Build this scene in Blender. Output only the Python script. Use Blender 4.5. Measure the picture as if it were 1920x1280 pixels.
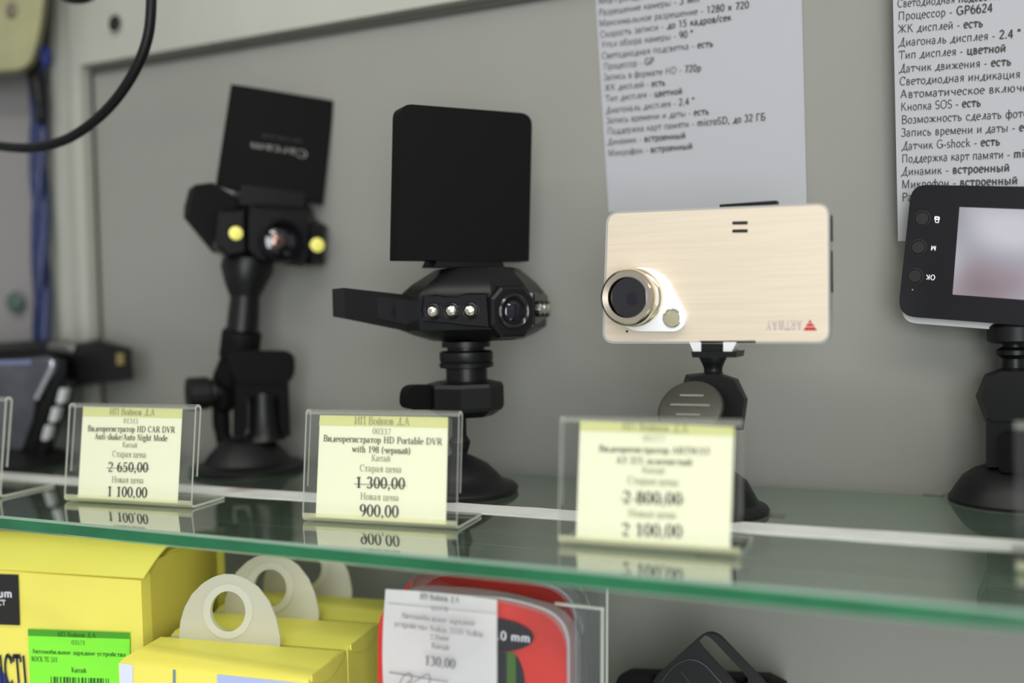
import bpy, bmesh, math, random
import numpy as np
from mathutils import Vector, Matrix

# ------------------------------------------------------------------ camera, world, lights, exposure
SC = bpy.context.scene
COL = SC.collection
for o in list(bpy.data.objects):
    bpy.data.objects.remove(o)
SC.view_settings.view_transform = 'Standard'
SC.view_settings.look = 'None'
SC.view_settings.gamma = 1.0
SC.view_settings.exposure = 0.22
SC.cycles.use_denoising = True
SC.cycles.max_bounces = 14
SC.cycles.transparent_max_bounces = 40
SC.cycles.sample_clamp_indirect = 4.0

FPX = 1780.0
YAW, PITCH, ROLL = map(math.radians, (23.689, 1.733, -1.316))
CAM = np.array([0.0, -0.55, 0.10])
_fw = np.array([-math.sin(YAW) * math.cos(PITCH), math.cos(YAW) * math.cos(PITCH), -math.sin(PITCH)])
_rt = np.array([math.cos(YAW), math.sin(YAW), 0.0])
_up = np.cross(_rt, _fw)
RT = math.cos(ROLL) * _rt + math.sin(ROLL) * _up
UP = -math.sin(ROLL) * _rt + math.cos(ROLL) * _up
FW = _fw
cd = bpy.data.cameras.new('camera')
cd.sensor_width = 36.0
cd.lens = FPX * 36.0 / 1920.0
cd.clip_start = 0.01
cd.clip_end = 50
cd.dof.use_dof = True
cd.dof.focus_distance = 0.487
cd.dof.aperture_fstop = 2.5
cam = bpy.data.objects.new('camera', cd)
COL.objects.link(cam)
cam.matrix_world = Matrix(((RT[0], UP[0], -FW[0], CAM[0]), (RT[1], UP[1], -FW[1], CAM[1]),
                           (RT[2], UP[2], -FW[2], CAM[2]), (0, 0, 0, 1)))
SC.camera = cam

world = bpy.data.worlds.new('shop_light')
SC.world = world
world.use_nodes = True
bg = world.node_tree.nodes['Background']
bg.inputs[0].default_value = (0.95, 0.97, 1.0, 1)
bg.inputs[1].default_value = 0.37


def area(name, loc, target, sx, sy, power, color):
    l = bpy.data.lights.new(name, 'AREA')
    l.shape = 'RECTANGLE'
    l.size, l.size_y, l.energy, l.color = sx, sy, power, color
    o = bpy.data.objects.new(name, l)
    COL.objects.link(o)
    o.location = loc
    o.rotation_euler = (Vector(target) - Vector(loc)).to_track_quat('-Z', 'Y').to_euler()
    return o


area('ceiling_lamp', (0.45, -1.15, 1.35), (0.05, -0.1, 0.0), 1.2, 0.5, 5.0, (1.0, 0.96, 0.86))
area('shop_window', (0.7, -2.1, 0.15), (0.0, -0.2, 0.0), 1.1, 1.5, 31.0, (0.93, 0.96, 1.0))
area('case_lamp', (-0.05, -0.40, 0.50), (-0.05, -0.34, 0.0), 1.3, 0.06, 2.6, (1.0, 0.98, 0.86))


# ------------------------------------------------------------------ pixel geometry
def ray(x, y):
    d = FW * FPX + RT * (x - 960.0) - UP * (y - 640.0)
    return d / np.linalg.norm(d)


def on_z(x, y, z=0.0):
    d = ray(x, y)
    return CAM + d * ((z - CAM[2]) / d[2])


def on_y(x, y, Y):
    d = ray(x, y)
    return CAM + d * ((Y - CAM[1]) / d[1])


class Frame:
    """Local frame standing at O: x to the right, y away, z up; turn > 0 swings the right side away."""
    def __init__(self, O, turn=0.0, heading=None):
        self.O = np.array(O, float)
        if heading is None:
            e2 = self.O - CAM
            heading = math.atan2(e2[1], e2[0]) - math.pi / 2
        self.a = heading + math.radians(turn)
        self.e1 = np.array([math.cos(self.a), math.sin(self.a), 0.0])
        self.e2 = np.array([-math.sin(self.a), math.cos(self.a), 0.0])
        self.s = float((self.O - CAM) @ FW) / FPX

    def p(self, x, y, w=0.0):
        d = ray(x, y)
        t = ((self.O - CAM) @ self.e2 + w) / (d @ self.e2)
        q = CAM + d * t - self.O
        return Vector((float(q @ self.e1), w, float(q[2])))

    def local(self, P):
        q = np.array(P) - self.O
        return Vector((float(q @ self.e1), float(q @ self.e2), float(q[2])))


# ------------------------------------------------------------------ materials
MATS = {}


def mat(name, color, rough=0.5, metal=0.0, spec=0.5, bump=0.0, bscale=400.0, var=0.0, vscale=60.0, coat=0.0,
        emit=None, estr=0.0, stretch=None):
    if name in MATS:
        return MATS[name]
    m = bpy.data.materials.new(name)
    m.use_nodes = True
    nt = m.node_tree
    b = nt.nodes['Principled BSDF']
    b.inputs['Base Color'].default_value = (*color, 1)
    b.inputs['Roughness'].default_value = rough
    b.inputs['Metallic'].default_value = metal
    b.inputs['Specular IOR Level'].default_value = spec
    b.inputs['Coat Weight'].default_value = coat
    tc = nt.nodes.new('ShaderNodeTexCoord')
    mp = nt.nodes.new('ShaderNodeMapping')
    nt.links.new(tc.outputs['Object'], mp.inputs[0])
    if stretch:
        mp.inputs['Scale'].default_value = stretch
    if bump:
        n = nt.nodes.new('ShaderNodeTexNoise')
        n.inputs['Scale'].default_value = bscale
        n.inputs['Detail'].default_value = 3
        nt.links.new(mp.outputs[0], n.inputs['Vector'])
        bm_ = nt.nodes.new('ShaderNodeBump')
        bm_.inputs['Strength'].default_value = bump
        bm_.inputs['Distance'].default_value = 0.0006
        nt.links.new(n.outputs[0], bm_.inputs['Height'])
        nt.links.new(bm_.outputs[0], b.inputs['Normal'])
    if var:
        n = nt.nodes.new('ShaderNodeTexNoise')
        n.inputs['Scale'].default_value = vscale
        n.inputs['Detail'].default_value = 4
        nt.links.new(mp.outputs[0], n.inputs['Vector'])
        r = nt.nodes.new('ShaderNodeValToRGB')
        r.color_ramp.elements[0].position = 0.3
        r.color_ramp.elements[1].position = 0.7
        r.color_ramp.elements[0].color = (*[c * (1 - var) for c in color], 1)
        r.color_ramp.elements[1].color = (*[min(1, c * (1 + var)) for c in color], 1)
        nt.links.new(n.outputs[0], r.inputs[0])
        nt.links.new(r.outputs[0], b.inputs['Base Color'])
    if emit:
        b.inputs['Emission Color'].default_value = (*emit, 1)
        b.inputs['Emission Strength'].default_value = estr
    MATS[name] = m
    return m


def clear_mat(name, tint, ior=1.49, haze=0.0, haze_col=(1, 1, 1), rough=0.0, facing=0.0):
    """clear sheet: passes light through with a tint, mirrors at grazing angles, optional milkiness"""
    if name in MATS:
        return MATS[name]
    m = bpy.data.materials.new(name)
    m.use_nodes = True
    nt = m.node_tree
    for n in list(nt.nodes):
        nt.nodes.remove(n)
    out = nt.nodes.new('ShaderNodeOutputMaterial')
    tr = nt.nodes.new('ShaderNodeBsdfTransparent')
    tr.inputs[0].default_value = (*tint, 1)
    gl = nt.nodes.new('ShaderNodeBsdfGlossy')
    gl.inputs['Roughness'].default_value = rough
    fr = nt.nodes.new('ShaderNodeFresnel')
    geo = nt.nodes.new('ShaderNodeNewGeometry')
    # same mirror strength on the inner side of a face as on its outer side
    mixi = nt.nodes.new('ShaderNodeMix')
    mixi.data_type = 'FLOAT'
    mixi.inputs[2].default_value = ior
    mixi.inputs[3].default_value = 1.0 / ior
    nt.links.new(geo.outputs['Backfacing'], mixi.inputs[0])
    nt.links.new(mixi.outputs[0], fr.inputs[0])
    mx = nt.nodes.new('ShaderNodeMixShader')
    base = tr
    if haze:
        df = nt.nodes.new('ShaderNodeBsdfDiffuse')
        df.inputs[0].default_value = (*haze_col, 1)
        tl = nt.nodes.new('ShaderNodeBsdfTranslucent')
        tl.inputs[0].default_value = (*haze_col, 1)
        ad = nt.nodes.new('ShaderNodeMixShader')
        ad.inputs[0].default_value = 0.4
        nt.links.new(df.outputs[0], ad.inputs[1])
        nt.links.new(tl.outputs[0], ad.inputs[2])
        hm = nt.nodes.new('ShaderNodeMixShader')
        hm.inputs[0].default_value = haze
        nt.links.new(tr.outputs[0], hm.inputs[1])
        nt.links.new(ad.outputs[0], hm.inputs[2])
        base = hm
    if facing:
        # dusty float glass: weak mirror seen square on, strong mirror at a grazing angle
        lw = nt.nodes.new('ShaderNodeLayerWeight')
        lw.inputs[0].default_value = 0.5
        pw = nt.nodes.new('ShaderNodeMath')
        pw.operation = 'POWER'
        pw.inputs[1].default_value = facing
        nt.links.new(lw.outputs['Facing'], pw.inputs[0])
        nt.links.new(pw.outputs[0], mx.inputs[0])
    else:
        nt.links.new(fr.outputs[0], mx.inputs[0])
    nt.links.new(base.outputs[0], mx.inputs[1])
    nt.links.new(gl.outputs[0], mx.inputs[2])
    nt.links.new(mx.outputs[0], out.inputs[0])
    MATS[name] = m
    return m


BLACK = mat('black_plastic', (0.0045, 0.0045, 0.005), 0.36, spec=0.28, bump=0.06, bscale=3000)
BLACK_MATT = mat('black_matt_plastic', (0.005, 0.005, 0.005), 0.55, spec=0.08, bump=0.1, bscale=4000)
BLACK_GLOSS = mat('black_gloss_plastic', (0.005, 0.005, 0.006), 0.16)
RUBBER = mat('black_rubber', (0.006, 0.006, 0.007), 0.42, spec=0.26, bump=0.05, bscale=2000)
DARK = mat('dark_recess', (0.003, 0.003, 0.003), 0.7)
LENS = mat('lens_glass', (0.004, 0.004, 0.006), 0.04, coat=1.0)
LENS_IN = mat('lens_inner', (0.03, 0.025, 0.04), 0.12, metal=0.6)
CHROME = mat('chrome', (0.78, 0.76, 0.72), 0.12, metal=1.0)
GOLDCHROME = mat('champagne_chrome', (0.80, 0.70, 0.55), 0.14, metal=1.0)
LEDLENS = mat('led_reflector', (0.85, 0.80, 0.72), 0.12, metal=1.0, bump=1.0, bscale=500)
YELLOWLED = mat('yellow_led', (0.80, 0.74, 0.16), 0.45)
GREYPRINT = mat('grey_print', (0.22, 0.22, 0.23), 0.6)
WHITEPRINT = mat('white_print', (0.75, 0.75, 0.78), 0.6)
INK = mat('black_ink', (0.035, 0.035, 0.03), 0.7)
INKMID = mat('olive_ink', (0.10, 0.10, 0.055), 0.7)
INKSOFT = mat('grey_ink', (0.26, 0.26, 0.15), 0.7)
PAPER = mat('white_paper', (0.335, 0.34, 0.36), 0.8, spec=0.2, bump=0.05, bscale=300)
CARD = mat('yellow_card', (0.85, 0.84, 0.64), 0.8, spec=0.2, bump=0.03)
CARDHEAD = mat('yellow_card_header', (0.66, 0.66, 0.30), 0.8, spec=0.2)
WHITEPLASTIC = mat('white_plastic', (0.78, 0.79, 0.80), 0.35)
ACRYLIC = clear_mat('clear_acrylic', (0.965, 0.97, 0.96))
ACRYLIC_BEND = clear_mat('acrylic_bend', (0.93, 0.94, 0.90), haze=0.34, haze_col=(0.92, 0.92, 0.66))  # yellow haze stands in for the card's reflection in the lower bend
ACRYLIC_FOLD = clear_mat('acrylic_fold', (0.94, 0.95, 0.93), haze=0.12, haze_col=(0.85, 0.86, 0.80))  # pale haze stands in for the gleam along the top fold
ACRYLIC_EDGE = clear_mat('acrylic_edge', (0.8, 0.84, 0.8), haze=0.72, haze_col=(0.85, 0.88, 0.80))  # whitish haze painted for the light that cut edges catch
GLASS = clear_mat('shelf_glass', (0.94, 0.99, 0.95), ior=1.52, haze=0.14, haze_col=(0.46, 0.68, 0.50), facing=1.6)
BLISTER = clear_mat('clear_blister', (0.9, 0.91, 0.92), haze=0.02, haze_col=(0.75, 0.77, 0.8), rough=0.03)
BLISTER_SIDE = clear_mat('blister_side', (0.85, 0.86, 0.88), haze=0.42, haze_col=(0.50, 0.51, 0.54), rough=0.08)


def glass_edge():
    m = mat('green_glass_edge', (0.014, 0.125, 0.05), 0.22, var=0.25, vscale=25)
    return m


GLASS_EDGE = glass_edge()
GLASS_BEVEL = clear_mat('glass_bevel', (0.65, 0.85, 0.75), haze=0.5, haze_col=(0.55, 0.75, 0.65))


# ------------------------------------------------------------------ objects
def link(name, bm, m, parent=None, smooth=35, loc=None):
    me = bpy.data.meshes.new(name)
    bmesh.ops.recalc_face_normals(bm, faces=bm.faces)
    bm.to_mesh(me)
    bm.free()
    for x in (m if isinstance(m, (list, tuple)) else [m]):
        me.materials.append(x)
    if smooth:
        me.shade_smooth()
        me.set_sharp_from_angle(angle=math.radians(smooth))
    o = bpy.data.objects.new(name, me)
    COL.objects.link(o)
    if parent is not None:
        o.parent = parent
    return o


def tag(o, label, cat, group=None, kind=None):
    if label:
        o['label'] = label
    if cat:
        o['category'] = cat
    if group:
        o['group'] = group
    if kind:
        o['kind'] = kind
    return o


def thing(name, F, label, cat, group=None):
    o = bpy.data.objects.new(name, None)
    o.empty_display_size = 0.02
    COL.objects.link(o)
    o.location = F.O
    o.rotation_euler = (0, 0, F.a)
    return tag(o, label, cat, group)


def add_prism(bm, front, back, mi=0):
    """loft two equal-length rings of 3d points and close both ends"""
    a = [bm.verts.new(p) for p in front]
    b = [bm.verts.new(p) for p in back]
    n = len(a)
    fs = [bm.faces.new(a), bm.faces.new(list(reversed(b)))]
    for i in range(n):
        j = (i + 1) % n
        fs.append(bm.faces.new((a[j], a[i], b[i], b[j])))
    for f in fs:
        f.material_index = mi
    return fs


def bev(bm, r, seg=2, ang=25):
    if r <= 0:
        return
    es = [e for e in bm.edges if len(e.link_faces) == 2 and e.calc_face_angle(0) > math.radians(ang)]
    bmesh.ops.bevel(bm, geom=es, offset=r, segments=seg, profile=0.5, affect='EDGES', clamp_overlap=True)


def roundpoly(pts, r, n=5):
    """round the corners of a 2d polygon; r one radius or a list"""
    out = []
    k = len(pts)
    for i in range(k):
        p = Vector(pts[i]); a = Vector(pts[i - 1]); b = Vector(pts[(i + 1) % k])
        rr = r[i] if isinstance(r, (list, tuple)) else r
        if rr <= 0:
            out.append(tuple(p)); continue
        d1 = (a - p); d2 = (b - p)
        t = min(rr, d1.length * 0.49, d2.length * 0.49)
        s = p + d1.normalized() * t
        e = p + d2.normalized() * t
        for q in range(n + 1):
            u = q / n
            out.append(tuple(s * (1 - u) ** 2 + p * 2 * u * (1 - u) + e * u * u))
    return out


def trace(F, pts, w0, w1, bevel=0.0, bm=None, mi=0, r=0, seg=2):
    """outline in pixels set at depth w0, given thickness to w1 (parallel, true size)"""
    own = bm is None
    if own:
        bm = bmesh.new()
    if r:
        pts = roundpoly(pts, r)
    front = [F.p(x, y, w0) for x, y in pts]
    back = [Vector((p.x, w1, p.z)) for p in front]
    if own or bevel == 0:
        add_prism(bm, front, back, mi)
        if own:
            bev(bm, bevel, seg)
    else:
        b2 = bmesh.new()
        add_prism(b2, front, back, mi)
        bev(b2, bevel, seg)
        join(bm, b2)
    return bm


def join(bm, other):
    me = bpy.data.meshes.new('tmp')
    other.to_mesh(me)
    other.free()
    bm.from_mesh(me)
    bpy.data.meshes.remove(me)


def lathe(prof, seg=32, M=None, bm=None, mi=0, cap=True):
    """prof: list of (radius, height) around local z"""
    if bm is None:
        bm = bmesh.new()
    M = M or Matrix.Identity(4)
    rings = []
    for r, h in prof:
        if r < 1e-7:
            rings.append([bm.verts.new(M @ Vector((0, 0, h)))])
        else:
            rings.append([bm.verts.new(M @ Vector((r * math.cos(2 * math.pi * i / seg), r * math.sin(2 * math.pi * i / seg), h)))
                          for i in range(seg)])
    for A, B in zip(rings, rings[1:]):
        for i in range(seg):
            j = (i + 1) % seg
            if len(A) == 1 and len(B) == 1:
                continue
            if len(A) == 1:
                f = bm.faces.new((A[0], B[j], B[i]))
            elif len(B) == 1:
                f = bm.faces.new((A[i], A[j], B[0]))
            else:
                f = bm.faces.new((A[i], A[j], B[j], B[i]))
            f.material_index = mi
    if cap:
        for R in (rings[0], rings[-1]):
            if len(R) > 2:
                f = bm.faces.new(R)
                f.material_index = mi
    return bm


def axis(p, d, up=None):
    """matrix whose z runs along d, placed at p"""
    q = Vector(d).normalized().to_track_quat('Z', 'Y').to_matrix().to_4x4()
    return Matrix.Translation(Vector(p)) @ q


def turned(F, cx, prof, w=0.0, seg=32, bm=None, mi=0, rot=0.0):
    """upright turned piece: prof in pixels (half width, y)"""
    P = []
    for hw, y in prof:
        c = F.p(cx, y, w)
        e = F.p(cx + hw, y, w)
        P.append((abs(e.x - c.x), c.z))
    c = F.p(cx, prof[len(prof) // 2][1], w)
    return lathe(P, seg, Matrix.Translation((c.x, w, 0)) @ Matrix.Rotation(rot, 4, 'Z'), bm, mi)


def facing(F, cx, cy, prof, seg=32, bm=None, mi=0):
    """turned piece whose axis points at the viewer's side: prof (radius px, w metres) front to back"""
    c = F.p(cx, cy, prof[0][1])
    M = Matrix.Translation((c.x, 0, c.z)) @ Matrix.Rotation(-math.pi / 2, 4, 'X')
    k = (F.p(cx + 1, cy, prof[0][1]) - c).x
    return lathe([(r * k, w) for r, w in prof], seg, M, bm, mi)


def tube(path, rad, seg=10, bm=None, mi=0, cap=True):
    if bm is None:
        bm = bmesh.new()
    path = [Vector(p) for p in path]
    rings = []
    n = None
    for i, p in enumerate(path):
        t = (path[min(i + 1, len(path) - 1)] - path[max(i - 1, 0)]).normalized()
        if n is None:
            n = t.orthogonal().normalized()
        n = (n - t * n.dot(t)).normalized()
        b = t.cross(n)
        r = rad[i] if isinstance(rad, (list, tuple)) else rad
        rings.append([bm.verts.new(p + (n * math.cos(2 * math.pi * k / seg) + b * math.sin(2 * math.pi * k / seg)) * r) for k in range(seg)])
    for A, B in zip(rings, rings[1:]):
        for k in range(seg):
            j = (k + 1) % seg
            bm.faces.new((A[k], A[j], B[j], B[k])).material_index = mi
    if cap:
        bm.faces.new(rings[0]); bm.faces.new(rings[-1])
    return bm


def smoothpath(pts, n=8):
    P = [Vector(p) for p in pts]
    out = []
    for i in range(len(P) - 1):
        p0 = P[max(i - 1, 0)]; p1 = P[i]; p2 = P[i + 1]; p3 = P[min(i + 2, len(P) - 1)]
        for k in range(n):
            t = k / n
            out.append(0.5 * ((2 * p1) + (p2 - p0) * t + (2 * p0 - 5 * p1 + 4 * p2 - p3) * t * t + (3 * p1 - p0 - 3 * p2 + p3) * t ** 3))
    out.append(P[-1])
    return out


def box(bm, lo, hi, mi=0):
    x0, y0, z0 = lo
    x1, y1, z1 = hi
    return add_prism(bm, [(x0, y0, z0), (x1, y0, z0), (x1, y0, z1), (x0, y0, z1)],
                     [(x0, y1, z0), (x1, y1, z0), (x1, y1, z1), (x0, y1, z1)], mi)


# ------------------------------------------------------------------ lettering
def sans2d(text, bold=False):
    """plain lettering -> (verts2d, faces, width)"""
    return serif2d(text, bold, True)


# serif lettering drawn stroke by stroke: cap height 100, small-letter height 66
G = {
 ' ': (34, ''), ',': (28, 'O 12 6 9;d 17 4 8 -18'), '.': (28, 'O 13 7 9'), '-': (38, 'H 5 33 32'), '/': (36, 'd 3 -4 33 102'),
 '(': (36, 'A 40 42 28 64 115 245'), ')': (36, 'A -4 42 28 64 -65 65'),
 '0': (58, 'A 29 50 21 49 0 360'), '1': (58, 'V 31 0 97;d 31 96 12 84'),
 '2': (58, 'A 28 73 19 26 -25 165;d 45 62 8 5;h 8 50 5'), '3': (58, 'A 26 75 17 24 -80 160;A 25 27 21 27 -150 85'),
 '4': (58, 'v 39 0 99;d 39 97 5 30;H 5 54 30'), '5': (58, 'd 16 96 12 54;h 16 48 94;A 25 30 21 30 -150 120'),
 '6': (58, 'A 30 31 20 30 0 360;A 46 36 38 64 105 185'), '7': (58, 'h 8 50 95;d 50 94 22 0;d 50 94 25 0'),
 '8': (58, 'A 29 75 16 23 0 360;A 29 27 20 27 0 360'), '9': (58, 'A 28 69 20 30 0 360;A 12 64 38 64 -75 5'),
 'И': (86, 'V 18 0 100;V 68 0 100;d 20 12 66 88'), 'П': (86, 'V 18 0 100;V 68 0 100;H 18 68 96'),
 'В': (74, 'V 18 0 100;A 36 75 24 23 -90 90;A 38 26 27 26 -90 90;H 18 38 97;H 18 38 52;H 18 38 2'),
 'Д': (82, 'v 60 0 100;d 58 98 26 6;H 8 76 4;H 50 68 98;d 8 4 8 -18;d 76 4 76 -18'),
 'А': (80, 'd 38 100 12 2;D 38 100 66 2;H 22 56 34;S 12 2;S 66 2'),
 'Н': (86, 'V 18 0 100;V 68 0 100;H 18 68 52'), 'К': (80, 'V 18 0 100;d 20 48 62 98;D 34 58 70 2;S 70 2;S 60 98'),
 'С': (72, 'A 40 50 30 49 45 315;d 62 98 62 72'), 'D': (84, 'V 18 0 100;A 36 50 38 48 -90 90;H 18 36 98;H 18 36 2'),
 'P': (68, 'V 18 0 100;A 36 73 24 25 -90 90;H 18 36 98;H 18 36 48'), 'V': (80, 'D 12 98 40 0;d 40 0 68 98;S 12 98;S 68 98'),
 'R': (78, 'V 18 0 100;A 36 73 24 25 -90 90;H 18 36 98;H 18 36 48;D 38 48 70 2;S 70 2'),
 'N': (84, 'W 16 0 100;W 66 0 100;D 16 98 66 2'), 'M': (102, 'W 16 0 100;V 82 0 100;D 18 98 48 4;d 48 4 80 98'),
 'T': (70, 'V 35 0 100;H 6 64 97;d 6 97 6 78;d 64 97 64 78'), 'W': (104, 'D 10 98 32 2;d 32 2 52 96;D 52 96 74 2;d 74 2 94 98;S 10 98;S 94 98'),
 'Y': (76, 'D 12 98 38 48;d 38 48 64 98;V 38 0 48;S 12 98;S 64 98'), 'E': (70, 'V 18 0 100;H 18 60 97;H 18 48 52;H 18 62 3;d 60 97 60 78;d 62 3 62 24'),
 'а': (52, 'A 20 18 14 18 90 320;A 22 48 15 18 20 160;v 37 0 50;H 20 37 36'), 'в': (54, 'V 13 0 66;A 24 50 14 15 -90 90;A 26 17 17 17 -90 90;H 13 26 65;H 13 26 35;H 13 26 1'),
 'о': (56, 'A 28 33 20 32 0 360'), 'й': (64, 'V 13 0 66;V 49 0 66;d 15 8 47 58;A 31 88 11 10 180 360'), 'и': (64, 'V 13 0 66;V 49 0 66;d 15 8 47 58'),
 'н': (64, 'V 13 0 66;V 49 0 66;H 13 49 34'), 'д': (60, 'v 44 0 66;d 42 65 20 5;H 5 56 3;H 36 52 65;d 5 3 5 -16;d 56 3 56 -16'),
 'е': (52, 'A 27 33 20 32 20 310;H 8 46 36;A 27 36 20 28 0 30'), 'р': (58, 'V 14 -26 66;A 27 33 22 32 -110 130'), 'г': (46, 'V 13 0 66;H 13 42 64;d 42 64 42 48'),
 'с': (50, 'A 28 33 20 32 50 310;O 40 54 6'), 'т': (54, 'V 27 0 66;H 5 49 64;d 5 64 5 48;d 49 64 49 48'), 'ц': (64, 'V 13 0 66;V 47 0 66;H 13 60 2;d 60 2 60 -18'),
 'я': (54, 'V 42 0 66;A 30 49 17 16 90 270;H 30 42 65;H 30 42 33;d 30 33 10 2;S 9 2'), 'ч': (60, 'V 46 0 66;A 30 54 17 24 180 280;v 13 50 66;H 30 46 31'),
 'ы': (78, 'V 13 0 66;A 24 19 17 18 -90 90;H 13 24 37;H 13 24 1;V 63 0 66'), 'ь': (54, 'V 13 0 66;A 24 19 19 18 -90 90;H 13 24 37;H 13 24 1'),
 'м': (76, 'W 12 0 66;V 62 0 66;D 14 64 36 6;d 36 6 60 64'), 'б': (56, 'A 28 32 20 32 0 360;A 44 44 36 50 95 185;d 40 94 50 100'),
 'л': (60, 'V 46 0 66;d 44 65 20 4;H 34 50 65;O 12 5 6'), 'з': (46, 'A 20 50 14 15 -80 150;A 20 17 17 17 -150 85'), 'у': (58, 'D 12 64 30 4;d 50 64 22 -20;S 12 65;S 50 65;O 16 -20 6'),
 'к': (56, 'V 13 0 66;d 16 32 44 64;D 26 38 50 2;S 50 2'), 'п': (64, 'V 13 0 66;V 49 0 66;H 13 49 64'),
 'n': (60, 'V 13 0 66;A 29 44 16 20 0 150;v 45 0 46;S 45 2'), 't': (38, 'v 16 6 88;A 26 12 10 12 180 300;H 4 34 65'), 'i': (34, 'V 16 0 66;O 16 90 8'),
 's': (44, 'A 21 50 13 15 30 270;A 21 17 15 16 -150 90'), 'h': (60, 'V 13 0 102;A 29 44 16 20 0 150;v 45 0 46;S 45 2'), 'k': (58, 'V 13 0 102;d 16 32 44 64;D 26 38 50 2;S 50 2'),
 'u': (60, 'v 13 20 66;A 28 20 15 20 180 330;V 46 0 66'), 'g': (54, 'A 25 46 16 20 0 360;A 25 -10 20 16 0 360;d 14 28 14 6;H 36 50 64'), 'd': (58, 'A 25 33 19 32 40 320;V 44 0 102'),
 'r': (44, 'V 13 0 66;A 30 48 14 17 60 160;O 37 60 7'), 'b': (58, 'V 13 0 102;A 30 33 20 32 -130 130'), 'l': (32, 'V 15 0 102'),
 'w': (82, 'D 8 64 26 3;d 26 3 40 62;D 40 62 58 3;d 58 3 74 64;S 8 65;S 74 65'), 'm': (90, 'V 13 0 66;A 29 44 16 20 0 150;v 44 0 46;A 60 44 16 20 0 150;v 75 0 46'),
}
G.update({
 'х': (56, 'D 8 64 46 2;d 46 64 8 2;S 8 65;S 46 65;S 8 2;S 46 2'), 'ж': (80, 'W 40 0 66;d 8 64 38 32;d 72 64 42 32;d 38 32 6 2;d 42 32 74 2'),
 'ш': (86, 'V 13 0 66;V 42 0 66;V 71 0 66;H 13 71 2'), 'щ': (88, 'V 13 0 66;V 42 0 66;V 71 0 66;H 13 84 2;d 84 2 84 -18'),
 'ф': (72, 'V 36 -26 100;A 22 33 15 32 0 360;A 50 33 15 32 0 360'), 'ю': (82, 'V 13 0 66;H 13 34 33;A 51 33 19 32 0 360'),
 'э': (52, 'A 22 33 20 32 -130 130;H 18 42 35'), 'Ж': (104, 'W 52 0 100;d 8 98 50 50;d 96 98 54 50;d 50 50 6 2;d 54 50 98 2'),
 'З': (62, 'A 28 75 20 24 -80 150;A 27 27 24 27 -150 85'), 'У': (70, 'D 8 98 38 36;d 62 98 20 2'), 'О': (84, 'A 42 50 33 49 0 360'),
 'Г': (60, 'V 14 0 100;H 14 54 97'), 'Б': (70, 'V 14 0 100;H 14 56 97;A 34 27 26 26 -90 90;H 14 34 53;H 14 34 2'),
 'G': (80, 'A 42 50 32 49 45 350;v 72 8 46;H 48 72 46'), 'S': (58, 'A 29 73 20 25 30 270;A 29 25 21 24 -150 90'),
 'F': (60, 'V 14 0 100;H 14 54 97;H 14 48 52'), 'I': (34, 'V 16 0 100'), 'O': (84, 'A 42 50 33 49 0 360'), '°': (36, 'A 16 84 11 14 0 360'),
 '"': (40, 'v 10 70 100;v 26 70 100'), 'X': (76, 'D 8 98 64 2;d 64 98 8 2'), '|': (30, 'v 14 0 100')})
for a_, b_ in zip('AHCKaoecBpxMPTX', 'АНСКаоесВрхМРТХ'):
    if b_ in G:
        G[a_] = G[b_]
    else:
        G[b_] = G[a_]


def serif2d(text, bold=False, sans=False):
    V, Fs = [], []
    T, t = (17, 7) if bold else (12.5, 5.5)
    if sans:
        T, t = (15.5, 14.5) if bold else (9.5, 9)

    def quad(a, b, c, d):
        i = len(V)
        V.extend([a, b, c, d])
        Fs.append([i, i + 1, i + 2, i + 3])

    def strip(pts, ws):
        L = []
        for i, p in enumerate(pts):
            a = pts[max(i - 1, 0)]; b = pts[min(i + 1, len(pts) - 1)]
            dx, dy = b[0] - a[0], b[1] - a[1]
            l = math.hypot(dx, dy) or 1
            nx, ny = -dy / l, dx / l
            h = ws[i] / 2
            L.append(((p[0] + nx * h, p[1] + ny * h), (p[0] - nx * h, p[1] - ny * h)))
        for (a, b), (c, d) in zip(L, L[1:]):
            quad(a, b, d, c)

    x = 0
    for ch in text:
        adv, ops = G.get(ch, G['о'])
        for op in filter(None, ops.split(';')):
            q = op.split()
            n = [float(k) for k in q[1:]]
            k = q[0]
            if k in 'VvW':
                w = t if k == 'W' else T
                strip([(x + n[0], n[1]), (x + n[0], n[2])], [w, w])
                if k != 'v' and not sans:
                    for yy in (n[1] + t / 2, n[2] - t / 2):
                        strip([(x + n[0] - w / 2 - 7, yy), (x + n[0] + w / 2 + 7, yy)], [t, t])
            elif k in 'Hh':
                w = t if (k == 'H' or sans) else t * 1.6
                strip([(x + n[0], n[2]), (x + n[1], n[2])], [w, w])
            elif k in 'Dd':
                w = T if k == 'D' else t
                strip([(x + n[0], n[1]), (x + n[2], n[3])], [w, w])
            elif k == 'S':
                if sans:
                    continue
                strip([(x + n[0] - 11, n[1]), (x + n[0] + 11, n[1])], [t, t])
            elif k == 'O':
                m = 8
                i0 = len(V)
                V.extend([(x + n[0] + n[2] * math.cos(2 * math.pi * j / m), n[1] + n[2] * math.sin(2 * math.pi * j / m)) for j in range(m)])
                Fs.append(list(range(i0, i0 + m)))
            elif k == 'A':
                m = max(5, int(abs(n[5] - n[4]) / 22))
                pts, ws = [], []
                for j in range(m + 1):
                    a = math.radians(n[4] + (n[5] - n[4]) * j / m)
                    pts.append((x + n[0] + n[2] * math.cos(a), n[1] + n[3] * math.sin(a)))
                    ws.append(t + (T - t) * abs(math.cos(a)) ** 1.3)
                strip(pts, ws)
        x += adv + (3 if bold else 1)
    return [(a / 100 * 0.73, b / 100 * 0.73) for a, b in V], Fs, x / 100 * 0.73


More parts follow.
